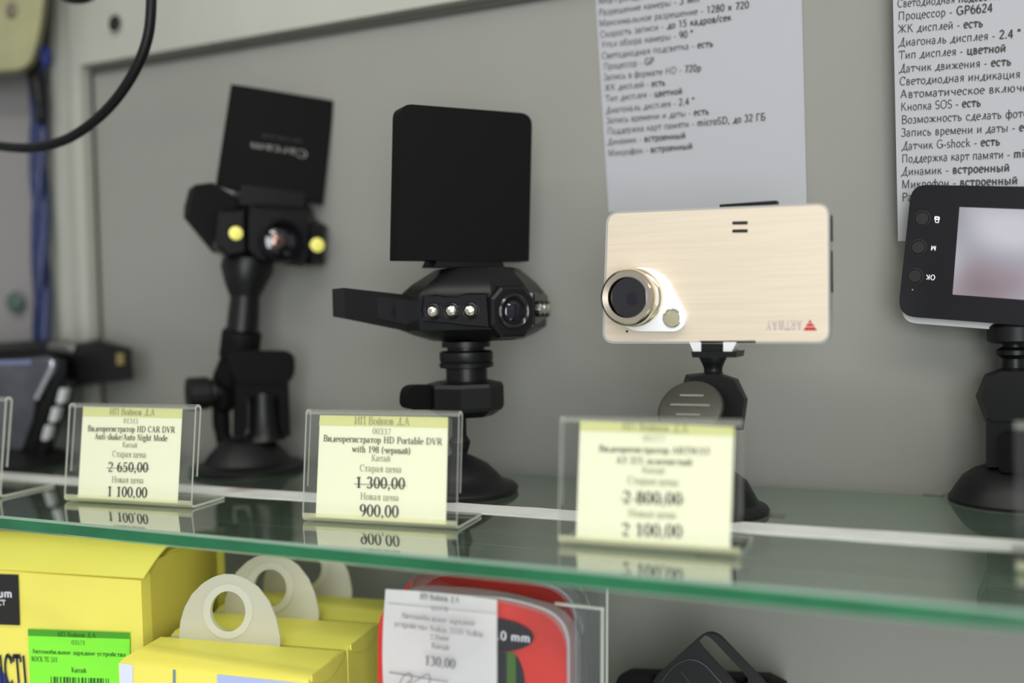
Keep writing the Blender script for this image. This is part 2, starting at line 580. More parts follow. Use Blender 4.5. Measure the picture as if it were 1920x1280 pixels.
def put_text(bm, data, o, xd, yd, width=None, height=None, mi=0, center=False):
    """set 2d lettering into bm: o baseline start, xd/yd unit vectors, cap height in metres, width in metres"""
    V, Fs, W = data
    sy = (height or 0.01) / 0.73
    sx = (width / W) if (width and W) else sy
    off = -W * sx / 2 if center else 0
    vs = [bm.verts.new(Vector(o) + Vector(xd) * (off + a * sx) + Vector(yd) * (b * sy)) for a, b in V]
    for f in Fs:
        try:
            bm.faces.new([vs[i] for i in f]).material_index = mi
        except ValueError:
            pass


def flat(name, bm, m, parent):
    """printed lettering: flat, normals as drawn"""
    me = bpy.data.meshes.new(name)
    bm.to_mesh(me)
    bm.free()
    for x in (m if isinstance(m, (list, tuple)) else [m]):
        me.materials.append(x)
    o = bpy.data.objects.new(name, me)
    COL.objects.link(o)
    o.parent = parent
    return o


# ------------------------------------------------------------------ the setting: display case
WALL = mat('grey_wall', (0.215, 0.214, 0.194), 0.75, spec=0.25, bump=0.03, bscale=900, var=0.03, vscale=9)
PANEL = mat('grey_side_wall', (0.20, 0.19, 0.185), 0.8, spec=0.2, var=0.04, vscale=8)
FRAMEW = mat('white_aluminium', (0.33, 0.335, 0.295), 0.42, spec=0.26, var=0.03, vscale=12)

bm = bmesh.new()
box(bm, (-1.6, 0.0, -0.45), (1.2, 0.03, 1.0))
tag(link('wall_back', bm, WALL), None, None, kind='structure')
bm = bmesh.new()
box(bm, (-1.6, -0.50, -0.48), (1.2, 0.03, -0.45))
tag(link('floor', bm, mat('white_bounce', (0.7, 0.7, 0.68), 0.6)), None, None, kind='structure')  # case bottom out of view, made white to bounce light upward
FY = -0.012                      # front face of the aluminium frame
xa = float(on_y(55, 330, FY)[0])
xb = float(on_y(103, 330, FY)[0])
xc = float(on_y(158, 330, FY)[0])
bm = bmesh.new()
# post: two rounded ribs with a channel between them and a thin return towards the left
w = xc - xb
pr = [(xa, 0.0), (xa, FY * 0.35), (xb - w * 0.12, FY * 0.35), (xb, FY), (xb + w * 0.34, FY), (xb + w * 0.46, FY * 0.5), (xb + w * 0.56, FY * 0.5),
      (xb + w * 0.66, FY), (xc, FY), (xc, 0.0)]
add_prism(bm, [(x, y, -0.45) for x, y in pr], [(x, y, 1.0) for x, y in pr])
GROOVE = mat('shaded_aluminium', (0.27, 0.275, 0.24), 0.5)  # frame colour darkened to put shade into the channel
for f in bm.faces:
    c = f.calc_center_median()
    if c.x > xb + w * 0.3 and c.x < xb + w * 0.72 and c.y > FY * 0.9:
        f.material_index = 1
tag(link('trim_1', bm, [FRAMEW, GROOVE], smooth=0), None, None, kind='structure')

bm = bmesh.new()
zr = float(on_y(158, 121, FY)[2])
box(bm, (xc, FY, zr), (1.2, 0.0, zr + 0.14))
bev(bm, 0.001)
tr2 = tag(link('trim_2', bm, FRAMEW, smooth=0), None, None, kind='structure')
bm = bmesh.new()
box(bm, (-1.6, FY * 0.6, zr + 0.02), (xa, 0.0, zr + 0.14))
tag(link('trim_3', bm, FRAMEW, smooth=0), None, None, kind='structure')
GASKET = mat('dark_gasket', (0.075, 0.072, 0.055), 0.7)
gx = float(on_y(171, 330, -0.003)[0])
bm = bmesh.new()
box(bm, (xc, -0.003, -0.45), (gx, 0.0, zr))
tag(link('trim_4', bm, GASKET, smooth=0), None, None, kind='structure')
bm = bmesh.new()
box(bm, (gx, -0.003, zr - 0.0042), (1.2, 0.0, zr))
tag(link('trim_5', bm, GASKET, smooth=0), None, None, kind='structure')
# bolt sunk in the rail
q = on_y(216, 45, FY)
bm = lathe([(0.0062, -0.0008), (0.0078, -0.0018), (0.0084, 0.0), (0.0084, 0.001)], 24, axis((q[0], FY, q[2]), (0, 1, 0)), cap=False)
lathe([(0.0, 0.0), (0.0063, 0.0), (0.0063, 0.001)], 24, axis((q[0], FY - 0.0006, q[2]), (0, 1, 0)), bm, 1)
tag(link('bolt', bm, [FRAMEW, DARK]), 'dark round bolt hole sunk in the white rail at top left', 'bolt')

bm = bmesh.new()
box(bm, (-1.6, -0.002, -0.45), (xa, 0.0, zr + 0.02))
tag(link('wall_left', bm, PANEL, smooth=0), None, None, kind='structure')

# small hook on the side panel
q = on_y(40, 567, -0.002)
bm = lathe([(0.0, -0.010), (0.007, -0.009), (0.009, -0.006), (0.005, -0.004), (0.005, 0.0)], 20, axis((q[0], -0.002, q[2]), (0, 1, 0)))
tag(link('peg', bm, mat('green_grey_plastic', (0.05, 0.08, 0.07), 0.5)), 'small dark green peg on the left panel beside blue cable', 'peg')

# ------------------------------------------------------------------ glass shelves
SB = -0.014                                             # rear edge
SF = float((on_z(0, 966)[1] + on_z(960, 1060)[1] + on_z(1900, 1141)[1]) / 3)
TH = 0.0075


def glass_shelf(name, label, y0, y1, z, th):
    bm = bmesh.new()
    c = 0.0012
    pr = [(y0 + c, z), (y1, z), (y1, z - th), (y0 + c, z - th), (y0, z - th + c), (y0, z - c)]
    fs = add_prism(bm, [(-1.55, a, b) for a, b in pr], [(1.15, a, b) for a, b in pr])
    for f in fs:
        f.material_index = 0
    for f in bm.faces:
        n = f.calc_center_median()
        f.normal_update()
        ny, nz = f.normal.y, f.normal.z
        if abs(ny) > 0.9 or abs(f.normal.x) > 0.9:
            f.material_index = 1
        elif abs(nz) < 0.9:
            f.material_index = 2
    return tag(link(name, bm, [GLASS, GLASS_EDGE, GLASS_BEVEL], smooth=0), label, 'shelf')


glass_shelf('glass_shelf', 'green edged clear glass shelf carrying the dash cameras and price tags', SF, SB, 0.0, TH)
LZ = -0.165
glass_shelf('glass_shelf', 'lower glass shelf carrying the yellow boxes and red packs', SF - 0.02, SB, LZ, TH)

# white strip along the shelf with brown stains
TAPE = mat('white_tape', (0.62, 0.64, 0.62), 0.6, var=0.10, vscale=40)


def stain_tape():
    m = TAPE
    nt = m.node_tree
    b = nt.nodes['Principled BSDF']
    src = b.inputs['Base Color'].links[0].from_socket
    tc = nt.nodes.new('ShaderNodeTexCoord')
    n = nt.nodes.new('ShaderNodeTexNoise')
    n.inputs['Scale'].default_value = 13
    nt.links.new(tc.outputs['Object'], n.inputs['Vector'])
    r = nt.nodes.new('ShaderNodeValToRGB')
    r.color_ramp.elements[0].position = 0.63
    r.color_ramp.elements[1].position = 0.72
    nt.links.new(n.outputs[0], r.inputs[0])
    mx = nt.nodes.new('ShaderNodeMix')
    mx.data_type = 'RGBA'
    nt.links.new(r.outputs[0], mx.inputs[0])
    nt.links.new(src, mx.inputs[6])
    mx.inputs[7].default_value = (0.36, 0.29, 0.2, 1)
    nt.links.new(mx.outputs[2], b.inputs['Base Color'])


stain_tape()
ty0 = float(on_z(1650, 1016)[1]); ty1 = float(on_z(1650, 996)[1])
bm = bmesh.new()
random.seed(4)
N = 90
fr_, bk_ = [], []
for i in range(N + 1):
    x = -1.0 + 1.6 * i / N
    fr_.append((x, ty0 + random.uniform(-.0006, .0006)))
    bk_.append((x, ty1 + random.uniform(-.0006, .0006)))
ring = fr_ + bk_[::-1]
add_prism(bm, [(x, y, 0.0004) for x, y in ring], [(x, y, 0.00002) for x, y in ring])
tag(link('tape_strip', bm, TAPE, smooth=0), 'white tape strip with brown stains running along the glass shelf', 'tape')


# ------------------------------------------------------------------ printed sheets on the wall
def sheet(label, corners, Y, turn, lines, size, curl=0.0):
    """corners TL, TR, BR, BL in pixels; lines: (x0, y0, x1, y1, plain, bold) baselines in pixels"""
    O = on_y(*corners[3], Y)
    F = Frame(O, heading=math.radians(turn))
    root = thing('spec_sheet', F, label, 'sheet', 'printed specification sheets on the wall')
    bm = bmesh.new()
    n = 24
    tl, trr, br, bl = [F.p(*c) for c in corners]
    rows = []
    for i in range(n + 1):
        t = i / n
        a = bl.lerp(tl, t); b = br.lerp(trr, t)
        row = []
        for j in range(9):
            q = a.lerp(b, j / 8)
            q.y = -curl * (1 - t) ** 2 * 0.5
            row.append(q)
        rows.append(row)
    f = [[bm.verts.new(q) for q in r] for r in rows]
    k = [[bm.verts.new(q + Vector((0, 0.00015, 0))) for q in r] for r in rows]
    for g, flip in ((f, 0), (k, 1)):
        for i in range(n):
            for j in range(8):
                vs = (g[i][j], g[i][j + 1], g[i + 1][j + 1], g[i + 1][j])
                bm.faces.new(vs if not flip else vs[::-1])
    edge = [(i, 0) for i in range(n + 1)] + [(n, j) for j in range(1, 9)] + [(i, 8) for i in range(n - 1, -1, -1)] + [(0, j) for j in range(7, 0, -1)]
    for (a, b), (c, d) in zip(edge, edge[1:] + edge[:1]):
        bm.faces.new((f[a][b], f[c][d], k[c][d], k[a][b]))
    link('paper', bm, PAPER, root, smooth=60)
    bm = bmesh.new()
    for x0, y0, x1, y1, plain, bold in lines:
        a = F.p(x0, y0, -0.0004); b = F.p(x1, y1, -0.0004)
        xd = (b - a).normalized()
        yd = Vector((0, -1, 0)).cross(xd) * -1
        if yd.z < 0:
            yd = -yd
        d1 = sans2d(plain); d2 = sans2d(bold, True)
        gap = 0.28
        W = d1[2] + gap + d2[2]
        sx = (b - a).length / W
        put_text(bm, d1, a, xd, yd, d1[2] * sx, size)
        put_text(bm, d2, a + xd * sx * (d1[2] + gap), xd, yd, d2[2] * sx, size)
    flat('printed_text', bm, INK, root)
    return root


L1 = [(1121, 8, 1290, -12, 'Матрица -', 'CMOS'), (1122, 30, 1312, 3, 'Разрешение камеры -', '3 Мп'),
      (1123, 50, 1405, 15, 'Максимальное разрешение -', '1280 x 720'), (1125, 71, 1372, 38, 'Скорость записи -', 'до 15 кадров/сек'),
      (1127, 90, 1300, 69, 'Угол обзора камеры -', '90 °'), (1128, 111, 1338, 87, 'Светодиодная подсветка -', 'есть'),
      (1131, 131, 1227, 120, 'Процессор -', 'GP'), (1131, 151, 1315, 133, 'Запись в формате HD -', '720p'),
      (1133, 171, 1248, 160, 'ЖК дисплей -', 'есть'), (1135, 191, 1280, 176, 'Тип дисплея -', 'цветной'),
      (1135, 213, 1303, 195, 'Диагональ дисплея -', '2.4 "'), (1136, 232, 1330, 214, 'Запись времени и даты -', 'есть'),
      (1138, 252, 1436, 225, 'Поддержка карт памяти -', 'microSD, до 32 ГБ'), (1138, 272, 1286, 259, 'Динамик -', 'встроенный'),
      (1140, 293, 1299, 279, 'Микрофон -', 'встроенный')]
sheet('white printed sheet on the wall behind the gold camera', [(1113, -60), (1502, -60), (1513, 398), (1141, 398)], -0.0006, 0.0, L1, 0.0040)
L2 = [(1682, 14, 1880, -2, 'Светодиодная', 'подсветка'), (1683, 38, 1862, 22, 'Процессор -', 'GP6624'), (1683, 62, 1844, 50, 'ЖК дисплей -', 'есть'),
      (1684, 87, 1915, 70, 'Диагональ дисплея -', '2.4 "'), (1685, 111, 1887, 97, 'Тип дисплея -', 'цветной'),
      (1685, 136, 1897, 122, 'Датчик движения -', 'есть'), (1686, 160, 1975, 142, 'Светодиодная индикация -', 'есть'),
      (1687, 184, 2035, 165, 'Автоматическое включение -', 'есть'), (1688, 208, 1840, 199, 'Кнопка SOS -', 'есть'),
      (1689, 232, 1990, 216, 'Возможность сделать фото -', 'есть'), (1689, 256, 1950, 244, 'Запись времени и даты -', 'есть'),
      (1690, 281, 1876, 272, 'Датчик G-shock -', 'есть'), (1690, 305, 2060, 289, 'Поддержка карт памяти -', 'microSD, до 32 ГБ'),
      (1689, 329, 1894, 321, 'Динамик -', 'встроенный'), (1690, 353, 1909, 345, 'Микрофон -', 'встроенный'),
      (1690, 377, 1770, 374, 'Размер', '-')]
sheet('white printed sheet on the wall behind the camera with a screen', [(1673, -60), (2066, -60), (2074, 452), (1684, 452)], -0.012, 4.5, L2, 0.0043)


# ------------------------------------------------------------------ acrylic price tags
def price_tag(label, bl, br, tl, tr_, back, card, rows, header, lip=0.30):
    """pixels: bottom corners on the shelf, top corners, rear right corner of the foot; card corners TL TR BR BL"""
    A = on_z(*bl, 0.0003); B = on_z(*br, 0.0003)
    mid = (A + B) / 2
    F = Frame(mid, heading=math.atan2(B[1] - A[1], B[0] - A[0]))
    root = thing('price_tag', F, label, 'price tag', 'acrylic price tags on the glass shelf')
    half = float(np.linalg.norm(B - A)) / 2
    fb = F.local(on_z(*back, 0.0003)).y
    lean = math.radians(7)
    # height from the picture, on the leaning sheet
    zt = 0.0
    for (px, py) in (tl, tr_):
        d = ray(px, py)
        # plane: y = z*tan(lean)
        n = F.e2 - np.array([0, 0, 1]) * math.tan(lean)
        t = ((F.O - CAM) @ n) / (d @ n)
        zt += (CAM + d * t - F.O)[2] / 2
    T = 0.0013
    tl_ = math.tan(lean)
    R = 0.0022
    # outline of the bent sheet in (y, z): foot, front, top fold, rear lip
    cl = [(fb, T / 2)]
    cl += [(0.004, T / 2), (0.0022, T / 2 + 0.0003), (0.0012, T / 2 + 0.0012), (0.0008 + 0.004 * tl_, 0.004)]
    cl += [(zz * tl_ + 0.0006, zz) for zz in (zt * .3, zt * .6, zt - R)]
    yt = zt * tl_
    for k in range(1, 7):
        a = math.pi * k / 6
        cl.append((yt + R - R * math.cos(a), zt - R + R * math.sin(a) * 0.9))
    cl += [(yt + 2 * R - (zt - R - zz) * tl_ * 1.1, zz) for zz in (zt * .65, zt * lip)]
    pts = [Vector((0, y, z)) for y, z in cl]
    outer, inner = [], []
    for i, p in enumerate(pts):
        d = (pts[min(i + 1, len(pts) - 1)] - pts[max(i - 1, 0)]).normalized()
        n = Vector((0, -d.z, d.y))
        outer.append(p + n * T / 2); inner.append(p - n * T / 2)
    bm = bmesh.new()
    rows_v = []
    for x in (-half, half):
        rows_v.append(([bm.verts.new(p + Vector((x, 0, 0))) for p in outer], [bm.verts.new(p + Vector((x, 0, 0))) for p in inner]))
    (o0, i0), (o1, i1) = rows_v
    for k in range(len(pts) - 1):
        bend = 2 if k in (1, 2, 3) else (3 if 7 <= k <= 12 else 0)
        bm.faces.new((o0[k], o0[k + 1], o1[k + 1], o1[k])).material_index = bend
        bm.faces.new((i0[k + 1], i0[k], i1[k], i1[k + 1])).material_index = bend
        bm.faces.new((o0[k + 1], o0[k], i0[k], i0[k + 1])).material_index = 1
        bm.faces.new((o1[k], o1[k + 1], i1[k + 1], i1[k])).material_index = 1
    for k in (0, len(pts) - 1):
        bm.faces.new((o0[k], o1[k], i1[k], i0[k])).material_index = 1
    link('holder', bm, [ACRYLIC, ACRYLIC_EDGE, ACRYLIC_BEND, ACRYLIC_FOLD], root, smooth=30)

    # card just behind the front sheet, leaning with it
    off = 0.0017
    n = F.e2 - np.array([0, 0, 1]) * tl_

    def P(px, py, lift=0.0):
        d = ray(px, py)
        t = ((F.O - CAM) @ n + (off - lift)) / (d @ n)
        return F.local(CAM + d * t)
    nb = Vector((0, math.cos(lean), -math.sin(lean)))
    bm = bmesh.new()
    c = [P(*q) for q in card]
    add_prism(bm, c, [q + nb * 0.0002 for q in c])
    cd_ = link('card', bm, CARD, root, smooth=0)
    bm = bmesh.new()
    h = [P(*q, 0.00012) for q in header]
    bm.faces.new([bm.verts.new(q) for q in h])
    flat('header_band', bm, CARDHEAD, cd_)
    bm = bmesh.new()
    for k, (x0, y0, x1, y1, capx, text, bold, mi) in enumerate(rows):
        a = P(x0, y0, 0.0003); b = P(x1, y1, 0.0003)
        xd = (b - a).normalized()
        yd = xd.cross(nb) * -1
        if yd.z < 0:
            yd = -yd
        s = (P(x0, y0 - 10, 0.0003) - a).length / 10
        put_text(bm, serif2d(text, bold), a, xd, yd, (b - a).length, capx * s, mi)
    if rows:
        flat('printed_text', bm, [INK, INKSOFT, INKMID], cd_)
    else:
        bm.free()
    return root, F, P, cd_, nb


def strike(P, parent, nb, x0, y0, x1, y1, px=2.0):
    bm = bmesh.new()
    q = [P(x0, y0 - px / 2, 0.0004), P(x1, y1 - px / 2, 0.0004), P(x1, y1 + px / 2, 0.0004), P(x0, y0 + px / 2, 0.0004)]
    bm.faces.new([bm.verts.new(v) for v in q])
    flat('strikethrough', bm, INKMID, parent)


r_ = price_tag('clear price tag with yellow card reading 1 100,00',
               (119, 940), (357, 954), (126, 757), (369, 760), (415, 934), [(156, 762), (342, 766), (333, 943), (146, 932)],
               [(205, 777, 290, 779, 12, 'ИП Войнов Д.А', False, 1), (231, 793, 259, 794, 9, '01315', False, 1),
                (164, 808, 328, 811, 11, 'Видеорегистратор HD CAR DVR', True, 2), (177, 823, 314, 827, 11, 'Anti-shake/Auto Night Mode', True, 2),
                (229, 838, 257, 839, 10, 'Китай', False, 1), (210, 856, 274, 858, 12, 'Старая цена', False, 1),
                (202, 884, 278, 885, 18, '2 650,00', True, 0), (209, 904, 269, 906, 12, 'Новая цена', False, 1),
                (200, 930, 276, 933, 19, '1 100,00', True, 0)],
               [(156, 762), (342, 766), (341, 784), (155, 780)])
strike(r_[2], r_[3], r_[4], 200, 877, 280, 879, 1.0)
r_ = price_tag('clear price tag with yellow card reading 900,00',
               (566, 977), (855, 994), (569, 768), (859, 773), (895, 966), [(600, 778), (840, 782), (836, 983), (592, 969)],
               [(664, 795, 768, 797, 14, 'ИП Войнов Д.А', False, 1), (698, 813, 733, 815, 11, '00337', False, 1),
                (606, 827, 829, 834, 12, 'Видеорегистратор HD Portable DVR', True, 2), (660, 847, 770, 851, 12, 'with 198 (черный)', True, 2),
                (696, 864, 732, 865, 12, 'Китай', False, 1), (674, 883, 753, 886, 13, 'Старая цена', False, 1),
                (666, 914, 760, 917, 21, '1 300,00', True, 0), (675, 936, 748, 939, 13, 'Новая цена', False, 1),
                (674, 967, 748, 970, 22, '900,00', True, 0)],
               [(600, 778), (840, 782), (840, 802), (598, 797)])
strike(r_[2], r_[3], r_[4], 664, 907, 762, 910, 1.2)
r_ = price_tag('clear price tag with yellow card reading 2 100,00',
               (1046, 1021), (1388, 1047), (1054, 779), (1402, 792), (1422, 1010), [(1088, 788), (1377, 800), (1369, 1029), (1080, 1009)],
               [(1166, 805, 1290, 812, 15, 'ИП Войнов Д.А', False, 1), (1206, 826, 1246, 828, 11, '01277', False, 1),
                (1123, 846, 1333, 852, 12, 'Видеорегистратор ARTWAY', True, 2), (1155, 868, 1298, 872, 12, 'АТ-321 золотистый', True, 2),
                (1204, 886, 1246, 888, 12, 'Китай', False, 1), (1176, 906, 1272, 911, 14, 'Старая цена', False, 1),
                (1168, 943, 1280, 947, 23, '2 800,00', True, 0), (1178, 968, 1268, 972, 14, 'Новая цена', False, 1),
                (1166, 1004, 1280, 1008, 24, '2 100,00', True, 0)],
               [(1088, 788), (1377, 800), (1377, 818), (1087, 807)])
strike(r_[2], r_[3], r_[4], 1162, 935, 1284, 939, 1.1)
# its neighbours cut by the picture's sides
price_tag('clear price tag at the left edge beside the folded camera', (-240, 920), (-2, 934), (-232, 742), (8, 746), (57, 908),
          [(-204, 750), (-22, 753), (-30, 926), (-212, 914)],
          [], [(-204, 750), (-22, 753), (-22, 771), (-205, 768)])
price_tag('clear price tag at the right edge before the screen camera', (1906, 1075), (2290, 1108), (1908, 790), (2300, 806), (2330, 1060),
          [(1960, 800), (2270, 818), (2262, 1086), (1952, 1060)],
          [], [(1960, 800), (2270, 818), (2270, 838), (1959, 820)])


# ------------------------------------------------------------------ more builders
def rings(F, levels, bm=None, mi=0):
    """loft through pixel outlines at several depths: [(pts, w), ...]"""
    if bm is None:
        bm = bmesh.new()
    R = [[bm.verts.new(F.p(x, y, w)) for x, y in pts] for pts, w in levels]
    loft(bm, R, mi)
    return bm


def loft(bm, R, mi=0):
    n = len(R[0])
    fs = [bm.faces.new(R[0]), bm.faces.new(R[-1][::-1])]
    for A, B in zip(R, R[1:]):
        for i in range(n):
            j = (i + 1) % n
            fs.append(bm.faces.new((A[j], A[i], B[i], B[j])))
    for f in fs:
        f.material_index = mi


def holed(F, outer, hole, w0, w1, n=48, bm=None, mi=0):
    """plate with one hole: outer pixel outline (star shaped about the hole), hole = (cx, cy, rx, ry, squareness, tilt)"""
    cx, cy, rx, ry = hole[:4]
    sq = hole[4] if len(hole) > 4 else 1.0
    tl = math.radians(hole[5]) if len(hole) > 5 else 0.0
    if bm is None:
        bm = bmesh.new()
    O, I = [], []
    for k in range(n):
        a = 2 * math.pi * k / n
        d = (math.cos(a), math.sin(a))
        best = None
        for (x0, y0), (x1, y1) in zip(outer, outer[1:] + outer[:1]):
            ex, ey = x1 - x0, y1 - y0
            den = d[0] * ey - d[1] * ex
            if abs(den) < 1e-9:
                continue
            t = ((x0 - cx) * ey - (y0 - cy) * ex) / den
            u = ((x0 - cx) * d[1] - (y0 - cy) * d[0]) / den
            if t > 0 and -1e-6 <= u <= 1 + 1e-6 and (best is None or t < best):
                best = t
        O.append((cx + d[0] * best, cy + d[1] * best))
        b = a - tl
        cc, ss = math.cos(b), math.sin(b)
        r = 1.0 / ((abs(cc) / rx) ** (2 * sq) + (abs(ss) / ry) ** (2 * sq)) ** (1 / (2 * sq))
        I.append((cx + d[0] * r, cy + d[1] * r))
    fo = [F.p(x, y, w0) for x, y in O]
    fi = [F.p(x, y, w0) for x, y in I]
    V = [[bm.verts.new(q) for q in fo], [bm.verts.new(q) for q in fi],
         [bm.verts.new((q.x, w1, q.z)) for q in fi], [bm.verts.new((q.x, w1, q.z)) for q in fo]]
    for A, B in zip(V, V[1:] + V[:1]):
        for i in range(n):
            j = (i + 1) % n
            bm.faces.new((A[i], A[j], B[j], B[i])).material_index = mi
    return bm


def ellipse(cx, cy, rx, ry, n=28, tilt=0.0):
    t = math.radians(tilt)
    out = []
    for k in range(n):
        a = 2 * math.pi * k / n
        x, y = rx * math.cos(a), ry * math.sin(a)
        out.append((cx + x * math.cos(t) - y * math.sin(t), cy + x * math.sin(t) + y * math.cos(t)))
    return out


def print_px(F, w, parent, m, rows, name='printed_text', flip=False):
    """lettering on a plane at depth w: (x0, y0, x1, y1, cap px, text, bold, sans)"""
    bm = bmesh.new()
    for x0, y0, x1, y1, cap, text, bold, sans in rows:
        a = F.p(x0, y0, w); b = F.p(x1, y1, w)
        xd = (b - a).normalized()
        yd = Vector((-xd.z, 0, xd.x))
        s = (F.p(x0, y0 - 10, w) - a).length / 10
        put_text(bm, serif2d(text, bold, sans), a, xd, yd, (b - a).length, cap * s)
    return flat(name, bm, m, parent)


def decal(F, w, pts, parent, m, name):
    bm = bmesh.new()
    bm.faces.new([bm.verts.new(F.p(x, y, w)) for x, y in pts])
    return flat(name, bm, m, parent)


FILM = clear_mat('clear_film', (0.86, 0.86, 0.84), haze=0.12, haze_col=(0.5, 0.5, 0.48), rough=0.1)


def cup(root, F, cx, prof, m=RUBBER):
    return link('suction_cup', turned(F, cx, prof, seg=48), m, root, smooth=40)


# ------------------------------------------------------------------ dash camera with wide flap and LED panels
def dash_centre():
    F = Frame(on_z(862, 922), turn=27)
    root = thing('dash_camera', F, 'black dash camera with tall blank flap and three LEDs beside its lens', 'dash camera', 'dash cameras on the glass shelf')
    cup(root, F, 862, [(93, 922), (95, 914), (91, 908), (73, 902), (62, 887), (47, 870), (28, 858), (14, 851), (12, 842)])
    link('arm', turned(F, 862, [(12, 852), (16, 838), (18, 827), (12, 815), (12, 770)], seg=20), BLACK, root)
    link('collar_nut', turned(F, 872, [(44, 779), (60, 767), (63, 760), (63, 724), (60, 717), (46, 713), (30, 713)], seg=8, rot=0.2), BLACK, root, smooth=20)
    bm = trace(F, roundpoly([(762, 768), (764, 722), (835, 722), (835, 768)], [16, 40, 4, 4]), 0.002, 0.012, 0.0025)
    link('cam_lever', bm, BLACK_MATT, root, smooth=50)
    st = turned(F, 874, [(34, 718), (34, 690), (44, 688), (45, 680), (42, 678), (44, 674), (44, 660), (40, 657), (31, 656), (31, 651), (40, 650), (40, 640)], seg=36)
    link('stem', st, BLACK, root, smooth=30)
    s = F.s * 0.915
    z0 = F.p(875, 589, 0).z + 0.001
    bx, by = 66, -112

    def D(x, y, z, k=1.0):
        """body coordinates in pixels, scaled by k about the middle"""
        return Vector(((x * k + bx) * s, ((y - 105) * k + 105 + by) * s, z0 + z * s))
    base = [(-44, 0), (44, 0), (150, 106), (150, 205), (-150, 205), (-150, 106)]
    bm = bmesh.new()
    R = []
    for z, k in ((-58, .60), (-46, .82), (-34, .985), (-26, 1.0), (30, 1.0), (38, .985), (60, .84), (90, .56)):
        R.append([bm.verts.new(D(x, y, z, k)) for x, y in base])
    loft(bm, R)
    bev(bm, 0.0008, 2, 12)
    body = link('body', bm, BLACK, root, smooth=30)
    # lens face: octagonal plate with a stepped ring and glass
    bm = bmesh.new()
    o8 = [(-48, -26), (-26, -50), (26, -50), (48, -26), (48, 26), (26, 48), (-26, 48), (-48, 26)]
    loft(bm, [[bm.verts.new(D(x * k, y, z * k)) for x, z in o8] for y, k in ((-11, .9), (-6, 1.0), (12, 1.06))])
    link('lens_plate', bm, BLACK, root, smooth=25)
    M = Matrix.Translation(D(0, 0, 0)) @ Matrix.Rotation(-math.pi / 2, 4, 'X')
    L = lathe([(34 * s, -6 * s), (35 * s, -14 * s), (31 * s, -17 * s), (27 * s, -15 * s), (24 * s, -10 * s), (24 * s, -4 * s)], 40, M, cap=False)
    ring = link('lens_ring', L, BLACK_GLOSS, root)
    link('lens', lathe([(24 * s, -8 * s), (18 * s, -12 * s), (10 * s, -14 * s), (0, -14.6 * s)], 40, M, cap=False), LENS, root, smooth=60)
    link('iris', lathe([(15.5 * s, -13.6 * s), (9 * s, -15.2 * s), (0, -15.6 * s)], 24, M, cap=False), LENS_IN, ring, smooth=60)
    # the two LED panels
    for (ax, ay), (qx, qy), nrm in (((-44, 0), (-150, 106), (-1, -1)), ((44, 0), (150, 106), (1, -1))):
        n = Vector((nrm[0], nrm[1], 0)).normalized()

        def P(t, z, off):
            return D(ax + (qx - ax) * t + n.x * off, ay + (qy - ay) * t + n.y * off, z)
        out = [(.04, -30), (.3, -27), (.62, -20), (.93, -16), (.96, 6), (.93, 34), (.74, 36), (.60, 32), (.46, 32), (.34, 37), (.06, 36)]
        bm = bmesh.new()
        R = [[bm.verts.new(P(0.5 + (t - .5) * k, z * k + 3 * (1 - k), off)) for t, z in out] for off, k in ((7, .93), (4, 1.0), (-4, 1.04))]
        loft(bm, R)
        pn = link('led_panel', bm, BLACK_GLOSS, root, smooth=30)
        for t in (.27, .525, .785):
            c = P(t, 4, 7)
            M2 = axis(c, n)
            lb = lathe([(16.5 * s, -1 * s), (17 * s, 3.0 * s), (15.5 * s, 6 * s), (13.4 * s, 4.5 * s), (12.5 * s, -1 * s)], 28, M2, cap=False)
            lathe([(13 * s, 0.0), (11.6 * s, 5 * s), (7.4 * s, 10 * s), (0, 12 * s)], 20, M2, lb, 1, cap=False)
            link('led', lb, [BLACK_GLOSS, LEDLENS], pn, smooth=50)
    # side block with a card door
    bm = bmesh.new()
    f = [D(-282, 168, -6), (D(-120, 168, -42)), D(-120, 168, 36), D(-282, 168, 54)]
    k = [D(-282, 236, -2), (D(-120, 236, -36)), D(-120, 236, 36), D(-282, 236, 54)]
    add_prism(bm, f, k)
    bev(bm, 0.0008)
    sb = link('side_block', bm, BLACK, root)
    bm = bmesh.new()
    f = [D(-214, 165, -8), D(-128, 165, -27), D(-128, 165, 27), D(-214, 165, 36)]
    add_prism(bm, f, [q + Vector((0, 4 * s, 0)) for q in f])
    bev(bm, 0.0004, 1)
    link('card_door', bm, BLACK_GLOSS, sb)
    # flap on its hinge
    h = trace(F, [(820, 486), (940, 486), (946, 500), (814, 500)], -0.006, 0.010, 0.0008)
    link('hinge', h, BLACK, root)
    pts = [(752, 194), (998, 213), (992, 490), (746, 487)]
    pts = roundpoly(pts, [22, 24, 3, 3], 6)
    bm = trace(F, pts, -0.007, 0.004, 0.0016, seg=3)
    fl = link('flap', bm, BLACK_MATT, root, smooth=40)
    return root


dash_centre()


